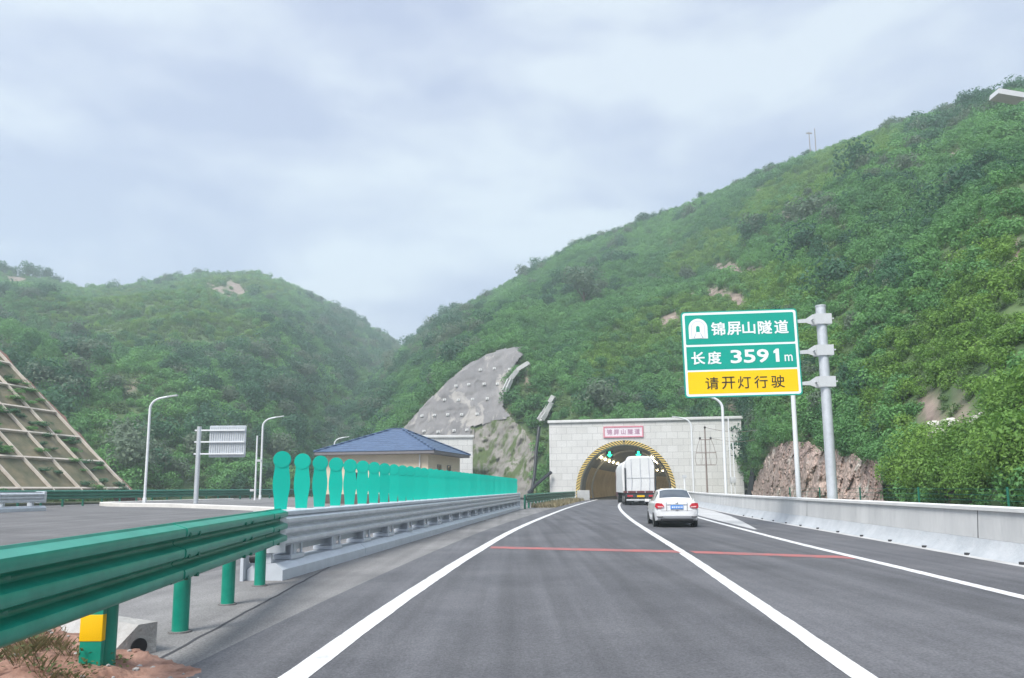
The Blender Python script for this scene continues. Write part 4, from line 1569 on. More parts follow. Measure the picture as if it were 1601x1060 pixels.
# traffic island with a pale kerb
ki = [at(428, 797, 45), at(360, 796, 46), at(280, 795, 47.5), at(215, 793, 49), at(172, 791, 51), at(160, 788, 53.5), at(180, 786.5, 56)]
ki = [Vector((p.x, p.y, 0)) for p in ki]
ki = [(p.x, p.y, hz(p.x)) for p in [Vector((-8.5, 44.2, 0))] + ki + [Vector((-26.5, 72, 0))]]
kb = MB().sweep([(-0.18, -0.05), (-0.18, 0.22), (-0.15, 0.25), (0.15, 0.25), (0.18, 0.22), (0.18, -0.05)], ki).build('island_kerb', 'kerb_white')
tag(kb, kind='structure')
isl = [(x, y, z + 0.14) for x, y, z in ki[1:]] + [(-22, 96, 0.54), (-4, 96, 0.2), (-2.5, 70, 0.15), (-4.5, 50, 0.16)]
o = mesh_obj('traffic_island', isl, [tuple(range(len(isl)))], 'pavement')
tag(o, kind='structure')

# thin tarred joint where the paved median meets the carriageway
vs = []
for i in range(30):
    y = 6.6 + (14.5 - 6.6) * i / 29
    x = -3.05 - 0.05 * (y - 6.6) + 0.03 * noise.noise((y * 2, 0, 0))
    vs += [(x - 0.018, y, 0.0075), (x + 0.018, y, 0.0075)]
tag(mesh_obj('pavement_joint', vs, [(2 * i, 2 * i + 1, 2 * i + 3, 2 * i + 2) for i in range(29)], 'dark_gap'), kind='structure')

# culvert headwall and soil in the near verge
hw = thing('drain_headwall', 'pale concrete drain block with a round hole under the near green guardrail', 'drain block', (-3.30, 6.95, 0), R(148))
# local x runs back to the left along the block
mb = MB()
mb.prism([(0.0, -0.14, -0.25), (0.0, 0.30, -0.25), (0.0, 0.30, 0.04), (0.0, 0.04, 0.27), (0.0, -0.14, 0.27)][::1], (3.2, 0, 0))
mb.build('block', 'concrete_worn', hw, smooth=20)
mb = MB()
mb.tube([(-0.012, 0.03, 0.08), (0.02, 0.03, 0.08)], 0.075, 20)
mb.build('pipe_mouth', 'black_paint', hw)
bpy.context.view_layer.update()

def soil_edge(y):
    return -2.52 + 0.09 * noise.noise((y * 2.3, 0, 0)) + 0.05 * noise.noise((y * 9, 2, 0)) - 0.55 * sstep(6.2, 7.4, y)


def soil_h(x, y):
    xr = soil_edge(y)
    h_ = 0.03 + 0.14 * sstep(0.0, 1.6, xr - x) + 0.07 * noise.fractal((x * 1.6, y * 1.6, 0), 0.7, 2.1, 7) + 0.03 * noise.noise((x * 9, y * 9, 3))
    return max(0.012, h_) * sstep(-0.05, 0.3, xr - x)


sv_, sf_ = [], []
gx, gy = 110, 150
for j in range(gy):
    for i in range(gx):
        y = -1.0 + 9.2 * j / (gy - 1)
        xr = soil_edge(y)
        x = -7.0 + (xr + 7.0) * i / (gx - 1)
        lim = 7.0 + (-3.3 - x) * 0.62
        h_ = soil_h(x, y)
        if y > lim - 0.12:
            h_ = -0.02
        sv_.append((x, y, h_ + 0.006))
for j in range(gy - 1):
    for i in range(gx - 1):
        sf_.append((j * gx + i, j * gx + i + 1, (j + 1) * gx + i + 1, (j + 1) * gx + i))
soil = tag(mesh_obj('verge_soil', sv_, sf_, 'soil', smooth=True), kind='structure')
# weeds and clods in the verge: nobody could count them
rnd = random.Random(5)
vs, fs, mi_ = [], [], []
for k in range(700):
    cx_, cy_ = rnd.uniform(-5.6, -2.95), rnd.uniform(3.2, 7.0)
    if cy_ > 6.9 + (-3.3 - cx_) * 0.62 - 0.3 or cx_ > soil_edge(cy_) - 0.35:
        continue
    if noise.noise((cx_ * 1.3, cy_ * 1.3, 4.2)) < 0.05:
        continue
    leafy = rnd.random() < 0.45
    tall = rnd.uniform(0.35, 1.0)
    for q in range(rnd.randint(9, 20)):
        a_ = rnd.uniform(0, 6.283)
        ln = rnd.uniform(0.04, 0.17) * tall
        bx, by = cx_ + rnd.gauss(0, 0.05), cy_ + rnd.gauss(0, 0.05)
        p = Vector((bx, by, soil_h(bx, by)))
        w_ = rnd.uniform(0.008, 0.018) if leafy else rnd.uniform(0.0015, 0.0035)
        if leafy:
            p = p + Vector((rnd.gauss(0, 0.03), rnd.gauss(0, 0.03), rnd.uniform(0.01, 0.13) * tall))
            ln *= 0.35
        tip = p + Vector((math.cos(a_) * ln * 0.8, math.sin(a_) * ln * 0.8, ln * (0.4 if leafy else 1)))
        s_ = Vector((-math.sin(a_), math.cos(a_), 0)) * w_
        mid = (p + tip) / 2 + Vector((0, 0, ln * 0.15))
        n0 = len(vs)
        vs += [p - s_ * 0.6, p + s_ * 0.6, mid + s_, tip, mid - s_]
        fs.append((n0, n0 + 1, n0 + 2, n0 + 3, n0 + 4))
        mi_.append(1 if leafy else 0)
o = mesh_obj('verge_weeds', vs, fs, ['weed', 'weed_leaf'])
o.data.polygons.foreach_set('material_index', mi_)
tag(o, kind='stuff')
mb = MB()
for k in range(900):
    cx_, cy_ = rnd.uniform(-5.8, -2.3), rnd.uniform(3.0, 7.2)
    e_ = soil_edge(cy_)
    if cx_ > e_ + 0.25 or cy_ > 6.9 + (-3.3 - cx_) * 0.62 - 0.2:
        continue
    r_ = rnd.uniform(0.006, 0.03) if cx_ < e_ else rnd.uniform(0.004, 0.012)
    mb.ball((cx_, cy_, (soil_h(cx_, cy_) if cx_ < e_ else 0.008) + r_ * 0.3), (r_, r_ * rnd.uniform(0.7, 1.4), r_ * 0.7), sub=1, mi=rnd.random() < 0.35)
tag(mb.build('verge_gravel', ['soil', 'concrete_worn'], smooth=0), kind='stuff')
# weeds under the far guardrail by the portal
vs, fs = [], []
for k in range(900):
    y = rnd.uniform(56, 86)
    x = _cx(LEFT, y) - rnd.uniform(1.3, 3.0) + 0.2
    for q in range(4):
        a_ = rnd.uniform(0, 6.283)
        ln = rnd.uniform(0.15, 0.45)
        p = Vector((x + rnd.gauss(0, 0.1), y + rnd.gauss(0, 0.1), 0.0))
        tip = p + Vector((math.cos(a_) * ln * 0.6, math.sin(a_) * ln * 0.6, ln))
        s_ = Vector((-math.sin(a_), math.cos(a_), 0)) * 0.04
        n0 = len(vs)
        vs += [p - s_, p + s_, tip]
        fs.append((n0, n0 + 1, n0 + 2))
tag(mesh_obj('shoulder_grass', vs, fs, 'weed'), kind='stuff')

# ------------------------------------------------------------------ big direction sign
SG = at(1302, 782, 27.0)
sgn = thing('road_sign', 'green and yellow tunnel name sign on a grey pole behind the concrete barrier', 'road sign', (SG.x, SG.y, 0), -0.06)
MB().tube([(0, 0, 0), (0, 0, 7.95)], 0.175, 24).build('pole', 'galvanised', sgn)
MB().tube([(0, 0, 7.953), (0, 0, 8.0)], 0.19, 24).build('pole_cap', 'galvanised', sgn)
MB().box(-0.4, -0.4, 0, 0.4, 0.4, 0.06).build('base_plate', 'galvanised', sgn)
SX0, SX1, SZ0, SZ1 = -5.05, -0.86, 4.68, 7.87
ar = None
for z in (5.12, 6.27, 7.42):
    mb = MB()
    mb.prism([(-0.95, 0.0, -0.05), (-0.55, 0.0, -0.05), (-0.30, 0.0, -0.14), (0.30, 0.0, -0.14), (0.38, 0, -0.08), (0.38, 0, 0.20), (0.30, 0, 0.26), (-0.30, 0.0, 0.26), (-0.55, 0.0, 0.10), (-0.95, 0.0, 0.06)], (0, 0.03, 0))
    mb.box(-0.30, -0.22, -0.14, 0.30, -0.198, 0.24)
    mb.box(-0.30, 0.198, -0.14, 0.30, 0.22, 0.24)
    mb.box(SX0 + 0.2, 0.0, -0.05, -0.96, 0.10, 0.06)
    mb.tube([(0.34, -0.23, 0.05), (0.34, 0.23, 0.05)], 0.03, 8).tube([(-0.34, -0.23, 0.05), (-0.34, 0.23, 0.05)], 0.03, 8)
    if ar is None:
        ar = o = mb.build('arm', 'lamp_grey', sgn)
    else:
        mb.bm.free()
        o = ar.copy()
        C.objects.link(o)
        o.parent = sgn
    o.location = (0, 0, z)


def rrect(x0, z0, x1, z1, r, y, n=6):
    out = []
    for cx_, cz_, a0 in ((x1 - r, z0 + r, -90), (x1 - r, z1 - r, 0), (x0 + r, z1 - r, 90), (x0 + r, z0 + r, 180)):
        for i in range(n + 1):
            a_ = R(a0 + 90 * i / n)
            out.append((cx_ + r * math.cos(a_), y, cz_ + r * math.sin(a_)))
    return out


FY = -0.06
PCX, PCZ = (SX0 + SX1) / 2, (SZ0 + SZ1) / 2
pan = MB().prism(rrect(SX0, SZ0, SX1, SZ1, 0.12, FY), (0, 0.055, 0)).build('panel', 'sign_green', sgn, smooth=20)
MB().prism(rrect(SX0 + 0.045, SZ0 + 0.045, SX1 - 0.045, SZ1 - 0.045, 0.10, FY - 0.003), (0, 0.002, 0)).build('border', 'sign_white', pan, smooth=20)
h_ = SZ1 - SZ0
za, zb_ = SZ1 - h_ * 0.40, SZ1 - h_ * 0.693
bw = 0.085
MB().prism(rrect(SX0 + 0.045 + bw, za + 0.04, SX1 - 0.045 - bw, SZ1 - 0.045 - bw, 0.05, FY - 0.006), (0, 0.002, 0)).build('name_field', 'sign_green', pan, smooth=20)
MB().box(SX0 + 0.045 + bw, FY - 0.006, zb_ + 0.035, SX1 - 0.045 - bw, FY - 0.004, za - 0.035).build('length_field', 'sign_green', pan, smooth=0)
MB().prism(rrect(SX0 + 0.045 + bw, SZ0 + 0.045 + bw, SX1 - 0.045 - bw, zb_ - 0.03, 0.04, FY - 0.006), (0, 0.002, 0)).build('notice_field', 'sign_yellow', pan, smooth=20)
sx_ = lambda u: SX0 + (u - 62) / 1120 * (SX1 - SX0)        # across the sign
sz_ = lambda v: SZ1 - (v - 80) / 868 * h_
ty = FY - 0.0065
for ch, u in zip('锦屏山隧道', (348, 502, 648, 798, 956)):
    lettering(ch, 'sign_white', pan, sx_(u), sx_(u + (135 if ch != '山' else 126)), sz_(262), (135 if ch != '山' else 122) / 868 * h_, ty, bold=0.022)
for ch, u in zip('长度', (140, 297)):
    lettering(ch, 'sign_white', pan, sx_(u), sx_(u + 132), sz_(553), 128 / 868 * h_, ty, bold=0.022)
for ch, u, w_ in zip('359', (518, 644, 772), (108, 112, 112)):
    lettering(ch, 'sign_white', pan, sx_(u), sx_(u + w_), sz_(548), 134 / 868 * h_, ty, bold=0.03)
MB().prism([(sx_(a_), ty, sz_(c_)) for a_, c_ in ((950, 613), (984, 613), (984, 481), (958, 481), (932, 504), (932, 528), (950, 520))], (0, -0.004, 0)).build('lettering', 'sign_white', pan, smooth=0)
lettering('m', 'sign_white', pan, sx_(1034), sx_(1110), sz_(577), 66 / 868 * h_, ty, bold=0.012)
for ch, u in zip('请开灯行驶', (262, 420, 572, 730, 890)):
    lettering(ch, 'black_paint', pan, sx_(u), sx_(u + 127), sz_(808), 122 / 868 * h_, ty, bold=0.006)


def arch_shape(uc, v0, v1, hw_, y, mname, name, d=0.003):
    r_ = hw_ / 1120 * (SX1 - SX0)
    xc, z0, z1 = sx_(uc), sz_(v1), sz_(v0)
    p_ = [(xc - r_, y, z0)] + [(xc - r_ * math.cos(math.pi * i / 18), y, z1 - r_ + r_ * math.sin(math.pi * i / 18)) for i in range(19)] + [(xc + r_, y, z0)]
    return MB().prism(p_, (0, -d, 0)).build(name, mname, pan, smooth=0)


arch_shape(221, 152, 356, 91, ty, 'sign_white', 'tunnel_symbol')
arch_shape(221, 176, 352, 66, ty - 0.0035, 'sign_grey', 'tunnel_symbol')
arch_shape(221, 181, 352, 61, ty - 0.007, 'sign_white', 'tunnel_symbol')
arch_shape(219, 226, 288, 18, ty - 0.0105, 'sign_green', 'tunnel_symbol')
MB().prism([(sx_(172), ty - 0.0105, sz_(350)), (sx_(270), ty - 0.0105, sz_(350)), (sx_(238), ty - 0.0105, sz_(290)), (sx_(201), ty - 0.0105, sz_(290))], (0, -0.002, 0)).build('tunnel_symbol', 'sign_grey', pan, smooth=0)
MB().prism([(sx_(184), ty - 0.013, sz_(351)), (sx_(258), ty - 0.013, sz_(351)), (sx_(234), ty - 0.013, sz_(289)), (sx_(205), ty - 0.013, sz_(289))], (0, -0.002, 0)).build('tunnel_symbol', 'sign_white', pan, smooth=0)

pa_ = R(-0.9)                                  # the panel hangs a little askew
pan.rotation_euler = (0, pa_, 0)
pan.location = Vector((PCX, 0, PCZ)) - Matrix.Rotation(pa_, 3, 'Y') @ Vector((PCX, 0, PCZ))

# ------------------------------------------------------------------ street lamps
def lamp_posts(name, spots, hgt, arm, side, labels, group, rz=0.0, r=0.10, tops=None):
    base = None
    for (x, y, z), lab in zip(spots, labels):
        if base is None:
            base = o = thing(name, lab, 'street lamp', (x, y, z), rz, group)
            crv = [(0, 0, 0), (0, 0, hgt * 0.5), (0, 0, hgt - 0.95)] + [(side * 0.95 * (1 - math.cos(R(a_))), 0, hgt - 0.95 + 0.85 * math.sin(R(a_))) for a_ in (15, 30, 45, 60, 74)] + [(side * arm, 0, hgt)]
            MB().tube(crv, r, 12, r1=r * 0.7).build('pole', 'lamp_white', o)
            MB().obox((side * (arm + 0.32), 0, hgt + 0.05), (0.36, 0, 0.05 * side), (0, 0.14, 0), (0, 0, 0.05)).build('lamp_head', 'lamp_grey', o)
            MB().box(-0.16, -0.16, 0, 0.16, 0.16, 0.03).box(-0.11, -0.11, 0.03, 0.11, 0.11, 0.5, bev=0.02).build('base', 'lamp_white', o)
        else:
            o = copy_tree(base)
            o.location = (x, y, z)
            o['label'] = lab
        if tops:
            o.scale = (1, 1, (EYE + (761 - tops[spots.index((x, y, z))]) * y / FPX) / hgt)


def spot(px, py, Y, z):
    p = at(px, py, Y)
    return (p.x, p.y, z)


def by_wall(px):
    y = 15.0
    while (_cx(WALL, y) + 1.1) / y > (px - PXC) / FPX:
        y += 0.1
    return (_cx(WALL, y) + 1.1, y, 0)


lamp_posts('street_lamp', [by_wall(1243), by_wall(1131), by_wall(1081)], 8.3, 1.25, -1,
           ['white lamp post rising behind the big sign beside the red rock', 'white curved lamp post against the portal wall beside the twin poles', 'white curved lamp post on the portal wall above the white car'], 'lamps behind the concrete barrier', tops=[500, 619, 653])
# nearest lamp of that row: only its head reaches over the picture
lt = thing('street_lamp', 'grey lamp head reaching in against the hilltop from a near tall post', 'street lamp', (10.95, 14.6, 0), 0.0, 'lamps behind the concrete barrier')
hd = at(1575, 151, 14.6)
MB().tube([(0, 0, 0), (0, 0, 5), (0, 0, hd.z - 1.0), (-0.25, 0, hd.z - 0.55), (hd.x - 10.95 + 0.55, 0, hd.z - 0.12), (hd.x - 10.95 + 0.3, 0, hd.z - 0.04)], 0.085, 12, r1=0.05).build('pole', 'lamp_white', lt)
MB().obox((hd.x - 10.95, 0, hd.z), (0.27, 0, -0.05), (0, 0.15, 0), (0.012, 0, 0.055)).build('lamp_head', 'lamp_grey', lt)
lamp_posts('street_lamp', [spot(227, 765, 57, 0.4), spot(407, 765, 74, 0.4), spot(521, 762, 104, 0.4)], 8.1, 1.35, 1,
           ['leaning white lamp post behind the green guardrail beside the lattice slope', 'white lamp post beside the thin camera pole behind the guardrail', 'white lamp arm showing above the left edge of the blue roof'], 'lamps of the other carriageway', rz=0.0, r=0.10)
# thin camera pole
cp_ = spot(399, 765, 70, 0.4)
cpo = thing('camera_pole', 'thin white pole with two small fittings beside the curved lamp', 'pole', cp_)
MB().tube([(0, 0, 0), (0, 0, 6.0)], 0.09, 10, r1=0.07).build('pole', 'lamp_white', cpo)
MB().box(0.1, -0.1, 3.6, 0.45, 0.1, 3.8).box(-0.45, -0.1, 0.9, -0.1, 0.1, 1.1).build('fitting', 'lamp_grey', cpo)

# sign seen from behind
bs_ = spot(307, 765, 54, 0.4)
bk_ = thing('road_sign', 'grey back of a road sign on a post beyond the other carriageway', 'road sign', bs_, 0.0)
MB().tube([(0, 0, 0), (0, 0, 5.55)], 0.16, 14).build('pole', 'galvanised', bk_)
X0, X1, Z0, Z1 = 0.70, 3.32, 3.35, 5.62
mb = MB().prism(rrect(X0, Z0, X1, Z1, 0.1, 0.12), (0, 0.04, 0))
mb.build('panel', 'barrier_grey', bk_, smooth=20)
mb = MB()
for i in range(16):
    x = X0 + 0.1 + i * (X1 - X0 - 0.2) / 15
    mb.box(x - 0.03, 0.06, Z0 + 0.08, x + 0.03, 0.118, Z1 - 0.08)
mb.build('panel_ribs', 'lamp_grey', bk_)
rl = None
for z in (3.6, 4.45, 5.28):
    if rl is None:
        rl = o = MB().box(-0.3, -0.06, -0.05, X1 - 0.05, 0.056, 0.05).build('arm', 'lamp_white', bk_)
    else:
        o = rl.copy()
        C.objects.link(o)
        o.parent = bk_
    o.location = (0, -0.16 if False else 0, z)

# ------------------------------------------------------------------ poles by the portal
up = spot(1106, 772, 75, 0)
pw = thing('utility_pole', 'brown utility pole with crossarms and drooping cables before the portal wall', 'utility pole', up, -0.1)
MB().tube([(0, 0, 0), (0, 0, 7.2)], 0.10, 10, r1=0.07).build('pole', 'pole_brown', pw)
MB().box(-0.62, -0.12, 6.05, 0.62, -0.02, 6.13).build('crossarm', 'pole_brown', pw)
MB().box(-0.98, -0.12, 4.75, 0.98, -0.02, 4.83).build('crossarm', 'pole_brown', pw)
MB().box(-0.98, -0.12, 3.55, 0.9, -0.02, 3.63).build('crossarm', 'pole_brown', pw)
ins = None
for p in ((0, -0.07, 7.3), (-0.52, -0.07, 6.24), (0.52, -0.07, 6.24)):
    if ins is None:
        ins = o = MB().ball((0, 0, 0), (0.11, 0.11, 0.13)).build('insulator', 'insulator', pw)
    else:
        o = ins.copy()
        C.objects.link(o)
        o.parent = pw
    o.location = p
cb = MB()
for sd in (-1, 1):
    cb.tube([(sd * 0.52, -0.07, 6.2), (sd * 0.75, -0.07, 5.6), (sd * 0.95, -0.07, 4.8), (sd * 1.05, -0.07, 4.1), (sd * 0.95, -0.07, 3.6)], 0.022, 6)
    cb.tube([(sd * 0.40, -0.07, 6.1), (sd * 0.42, -0.07, 5.4), (sd * 0.35, -0.07, 4.4), (sd * 0.45, -0.07, 3.6)], 0.02, 6)
cb.build('cables', 'pole_brown', pw)
tp = spot(1147, 775, 68, 0)
tw = thing('twin_pole', 'pair of thin pale poles carrying a grey box at the portal corner', 'pole', tp, 0)
mb = MB()
mb.tube([(-0.16, 0, 0), (-0.16, 0, 7.6)], 0.06, 8)
MB().tube([(0.16, 0, 0), (0.16, 0, 5.4)], 0.05, 8).build('pole', 'lamp_white', tw)
mb.build('pole', 'lamp_white', tw)
MB().box(-0.22, -0.2, 1.75, 0.24, 0.1, 2.3, bev=0.02).build('box', 'lamp_grey', tw)
wires = MB()
a_ = Vector((up[0], up[1], 0))
for z0, z1 in ((6.24, 6.0), (7.3, 6.9)):
    p = a_ + Vector((0.5 if z0 < 7 else 0, -0.1, z0))
    q = Vector((tp[0] + 6.5, tp[1] + 9, z1 + 0.6))
    wires.tube([p.lerp(q, i / 8) - Vector((0, 0, 0.5 * math.sin(math.pi * i / 8))) for i in range(9)], 0.02, 5)
tag(wires.build('overhead_wires', 'pole_brown'), 'thin overhead wires running from the brown pole past the portal corner', 'wire')
bl_ = spot(1071, 770, 62, 0)
wpst = thing('marker_post', 'short white post with a small head beside the striped arch', 'post', bl_)
MB().tube([(0, 0, 0), (0, 0, 2.2)], 0.07, 8).build('post', 'lamp_white', wpst)
MB().box(-0.16, -0.1, 2.2, 0.16, 0.1, 2.42).build('head', 'lamp_grey', wpst)
# masts on the ridge
for k, (px, top, bot, lab) in enumerate(((1267, 206, 240, 'thin mast with a small crosspiece on the hilltop skyline'), (1276, 201, 240, 'plain thin mast on the hilltop skyline beside the crosspiece mast'))):
    p = at(px, bot, 222)
    q = at(px, top, 222)
    ms = thing('mast', lab, 'mast', (p.x, p.y, p.z - 4), 0, 'masts on the ridge')
    MB().tube([(0, 0, 0), (0, 0, q.z - p.z + 4)], 0.2, 8, r1=0.12).build('pole', 'pole_brown', ms)
    if k == 0:
        MB().box(-0.9, -0.1, q.z - p.z + 3.3, 0.9, 0.1, q.z - p.z + 3.7).build('crosspiece', 'pole_brown', ms)
# green wire fence behind the barrier
fe = thing('wire_fence', 'low green wire fence behind the concrete barrier at the foot of the hill', 'fence', (12.0, 20, 0))
fpth = []
for y in lin(9, 39, 7):
    fpth.append((_cx(WALL, y) + 2.6 - 12.0, y - 20, 0))
fpo = None
for p in fpth:
    if fpo is None:
        fpo = o = MB().tube([(0, 0, 0), (0, 0, 1.4)], 0.03, 8).build('post', 'far_green', fe)
    else:
        o = fpo.copy()
        C.objects.link(o)
        o.parent = fe
    o.location = p
mb = MB()
for z in [0.15 + 0.15 * i for i in range(9)]:
    for p, q in zip(fpth, fpth[1:]):
        mb.tube([(p[0], p[1], z), (q[0], q[1], z)], 0.007, 4)
mb.build('wire_mesh', 'far_green', fe)

# ------------------------------------------------------------------ house with the blue hip roof
HC = Vector((-9.7, 63.4, 0.15))
hs = thing('house', 'cream house with a blue hipped tile roof behind the row of turquoise panels', 'house', HC, -0.22)
hw_ = 4.25
MB().box(-hw_, -hw_, 0.9, hw_, hw_, 3.95).build('wall', 'wall_cream', hs)
MB().box(-hw_ - 0.04, -hw_ - 0.04, 0, hw_ + 0.04, hw_ + 0.04, 0.897).build('plinth', 'plinth_brown', hs)
e_ = 4.95
MB().box(-e_, -e_, 3.953, e_, e_, 4.2, bev=0.02).build('eave', 'eave_grey', hs)
rz_ = 6.25
mb = MB()
eo = e_ + 0.05
rdg = 0.5
A_, B_, C_, D_ = (-eo, -eo, 4.205), (eo, -eo, 4.205), (eo, eo, 4.205), (-eo, eo, 4.205)
T1, T2 = (-rdg, 0, rz_), (rdg, 0, rz_)
mb.quad([A_, B_, T2, T1]).quad([B_, C_, T2]).quad([C_, D_, T1, T2]).quad([D_, A_, T1]).quad([A_, D_, C_, B_])
rf = mb.build('roof', 'roof_blue', hs, smooth=0)
mb = MB()
for p, q in ((A_, T1), (B_, T2), (C_, T2), (D_, T1), (T1, T2)):
    mb.tube([Vector(p) + Vector((0, 0, 0.03)), Vector(q) + Vector((0, 0, 0.03))], 0.09, 8)
mb.build('ridge_tiles', 'roof_blue', rf)
wn = None
for x_, y_, rot in ((hw_, -1.6, 90), (hw_, 1.0, 90), (-2.0, -hw_, 0), (1.6, -hw_, 0)):
    if wn is None:
        wn = o = MB().box(-0.5, -0.05, 0, 0.5, 0.03, 1.1).build('window_frame', 'eave_grey', hs)
        MB().box(-0.44, -0.06, 0.06, -0.02, -0.052, 1.04).box(0.02, -0.06, 0.06, 0.44, -0.052, 1.04).build('pane', 'window_dark', wn)
    else:
        o = copy_tree(wn, hs)
    o.location = (x_ + (0.0 if rot == 0 else 0.0), y_, 1.5 if rot == 0 else 2.1)
    o.rotation_euler = (0, 0, R(rot))
MB().tube([(3.6, -hw_ - 0.12, 0.2), (3.6, -hw_ - 0.12, 3.9)], 0.06, 8).build('downpipe', 'coping', hs)

# ------------------------------------------------------------------ lattice retaining slope on the left
LX = lambda y: -38.0 + 0.085 * y
Z0L = 0.9
YE = 65.5


def lat(y, k, lift=0.0):                      # y along the road, k height up the 45 degree face
    yy = y - 0.02 * k
    return Vector((LX(yy) - k + lift * 0.7, yy, Z0L + k + lift * 0.7))


lt_ = thing('lattice_slope', 'green cut slope held by a pale concrete lattice beside the other carriageway', 'retaining slope')
vs, fs = [], []
ny, nk = 50, 26
for j in range(nk):
    for i in range(ny):
        y = 20 + (YE - 20) * i / (ny - 1)
        p = lat(y, 20.0 * j / (nk - 1))
        p += Vector((0.7, 0, 0.7)) * (0.12 * noise.fractal((p.x * 0.8, p.y * 0.8, p.z * 0.8), 1, 2, 4) - 0.1)
        vs.append(p)
for j in range(nk - 1):
    for i in range(ny - 1):
        fs.append((j * ny + i, j * ny + i + 1, (j + 1) * ny + i + 1, (j + 1) * ny + i))
mesh_obj('slope_face', vs, fs, 'slope_soil', lt_, smooth=True)
# end flank of the cut, bare soil falling away behind
vs, fs = [], []
for j in range(nk):
    k = 20.0 * j / (nk - 1)
    p = lat(YE, k)
    for i in range(8):
        q = p + Vector((0.35 * i, 0.55 * i, -0.95 * i * (0.3 + 0.7 * i / 7)))
        q += Vector((0.3 * noise.noise((q.x, q.y, q.z)), 0, 0.3 * noise.noise((q.z, q.y, q.x)))) if i else Vector((0, 0, -0.1))
        vs.append(q)
for j in range(nk - 1):
    for i in range(7):
        fs.append((j * 8 + i, j * 8 + i + 1, (j + 1) * 8 + i + 1, (j + 1) * 8 + i))
mesh_obj('end_flank', vs, fs, 'soil', lt_, smooth=True)


def lat_beam(y0, k0, y1, k1, w, name='beam'):
    p, q = lat(y0, k0), lat(y1, k1)
    d = (q - p)
    nrm = Vector((0.7071, 0, 0.7071))
    s_ = nrm.cross(d.normalized())
    return MB().obox((p + q) / 2 + nrm * 0.02, d / 2, s_ * w * 0.55, nrm * 0.10).build(name, 'beam_concrete', lt_)


for k in (0.7, 3.0, 5.1, 7.3, 9.3, 11.6, 14.0, 16.4):
    lat_beam(20, k, YE, k, 0.15)
y = YE
while y > 30:
    lat_beam(y, 0.0, y, 19.5, 0.115 if y < YE else 0.15)
    y -= 3.15
# shrubs growing in the cells
cellm = [clump_mesh('cell_shrub', 'leaf_mid', 260, 0.13, 5, seed=41), clump_mesh('cell_shrub', 'leaf_dark', 260, 0.13, 5, seed=42)]
vs, fs, mi_ = [], [], []
rnd = random.Random(12)
for i in range(800):
    y, k = rnd.uniform(28, YE - 0.3), rnd.uniform(0.2, 18)
    if noise.noise((y * 0.5, k * 0.5, 7)) < -0.22:
        continue
    me = cellm[rnd.random() < 0.5]
    s_ = rnd.uniform(0.45, 1.0)
    a_ = rnd.uniform(0, 6.28)
    o_ = lat(y, k, 0.0)
    if min((y - YE) % 3.15, 3.15 - (y - YE) % 3.15) < 0.35:
        continue
    n0 = len(vs)
    vs += [o_ + Vector((s_ * (v.co.x * math.cos(a_) - v.co.y * math.sin(a_)) * 0.8, s_ * (v.co.x * math.sin(a_) + v.co.y * math.cos(a_)) * 0.9, s_ * v.co.z * 0.35)) for v in me.vertices]
    fs += [tuple(n0 + j for j in p.vertices) for p in me.polygons]
    mi_ += [0 if me is cellm[0] else 1] * len(me.polygons)
o = mesh_obj('lattice_greenery', vs, fs, ['leaf_mid', 'leaf_dark'])
o.data.polygons.foreach_set('material_index', mi_)
tag(o, kind='stuff')

# ------------------------------------------------------------------ single shrubs, trees and boulders one can tell apart
def tree_proto(name, label, cat, group, leafmat, n, leaf, lobes, hgt, trunk, seed, flat=1.0, scale=1.0):
    o = thing(name, label, cat, (0, 0, 0), 0, group)
    me = clump_mesh('crown', leafmat, n, leaf, lobes, flat=flat, seed=seed)
    for v in me.vertices:
        v.co = v.co * scale + Vector((0, 0, trunk))
    c_ = bpy.data.objects.new('crown', me)
    C.objects.link(c_)
    c_.parent = o
    mb = MB().tube([(0, 0, -0.3), (0.03, 0.02, trunk * 0.6 + 0.1), (0.0, 0.0, trunk + 0.5 * scale)], 0.07 * scale, 7, r1=0.03 * scale)
    rnd = random.Random(seed)
    for i in range(4):
        a_ = rnd.uniform(0, 6.28)
        mb.tube([(0, 0, trunk * 0.7 + 0.1), (0.3 * scale * math.cos(a_), 0.3 * scale * math.sin(a_), trunk + 0.45 * scale)], 0.03 * scale, 5, r1=0.012 * scale)
    mb.build('trunk', 'bark', o)
    return o


rnd = random.Random(77)
first = tree_proto('shrub', 'bright green leafy shrub in the thicket just above the concrete barrier and wire fence', 'shrub', 'shrubs at the foot of the right hill', 'leaf_bright', 1500, 0.055, 9, 1.0, 0.25, 61, flat=0.95, scale=1.35)
used_first = False
for i in range(70):
    px, py = rnd.uniform(1395, 1620), rnd.uniform(655, 782)
    if py < 706 and px < 1560 or px < 1470 and py < 725:
        continue
    p = on_hill(px, py)
    if p is None:
        continue
    o = first if not used_first else copy_tree(first)
    used_first = True
    o.location = p + Vector((0, 0, -0.15))
    s_ = rnd.uniform(0.65, 1.25)
    o.scale = (s_, s_, s_ * rnd.uniform(0.85, 1.2))
    o.rotation_euler = (0, 0, rnd.uniform(0, 6.28))
fd = tree_proto('shrub', 'dark green shrub overhanging the red rock cutting beside the sign pole', 'shrub', 'dark shrubs over the rock cutting', 'leaf_mid', 1500, 0.055, 9, 1.0, 0.25, 62, flat=0.95, scale=1.5)
first_used = False
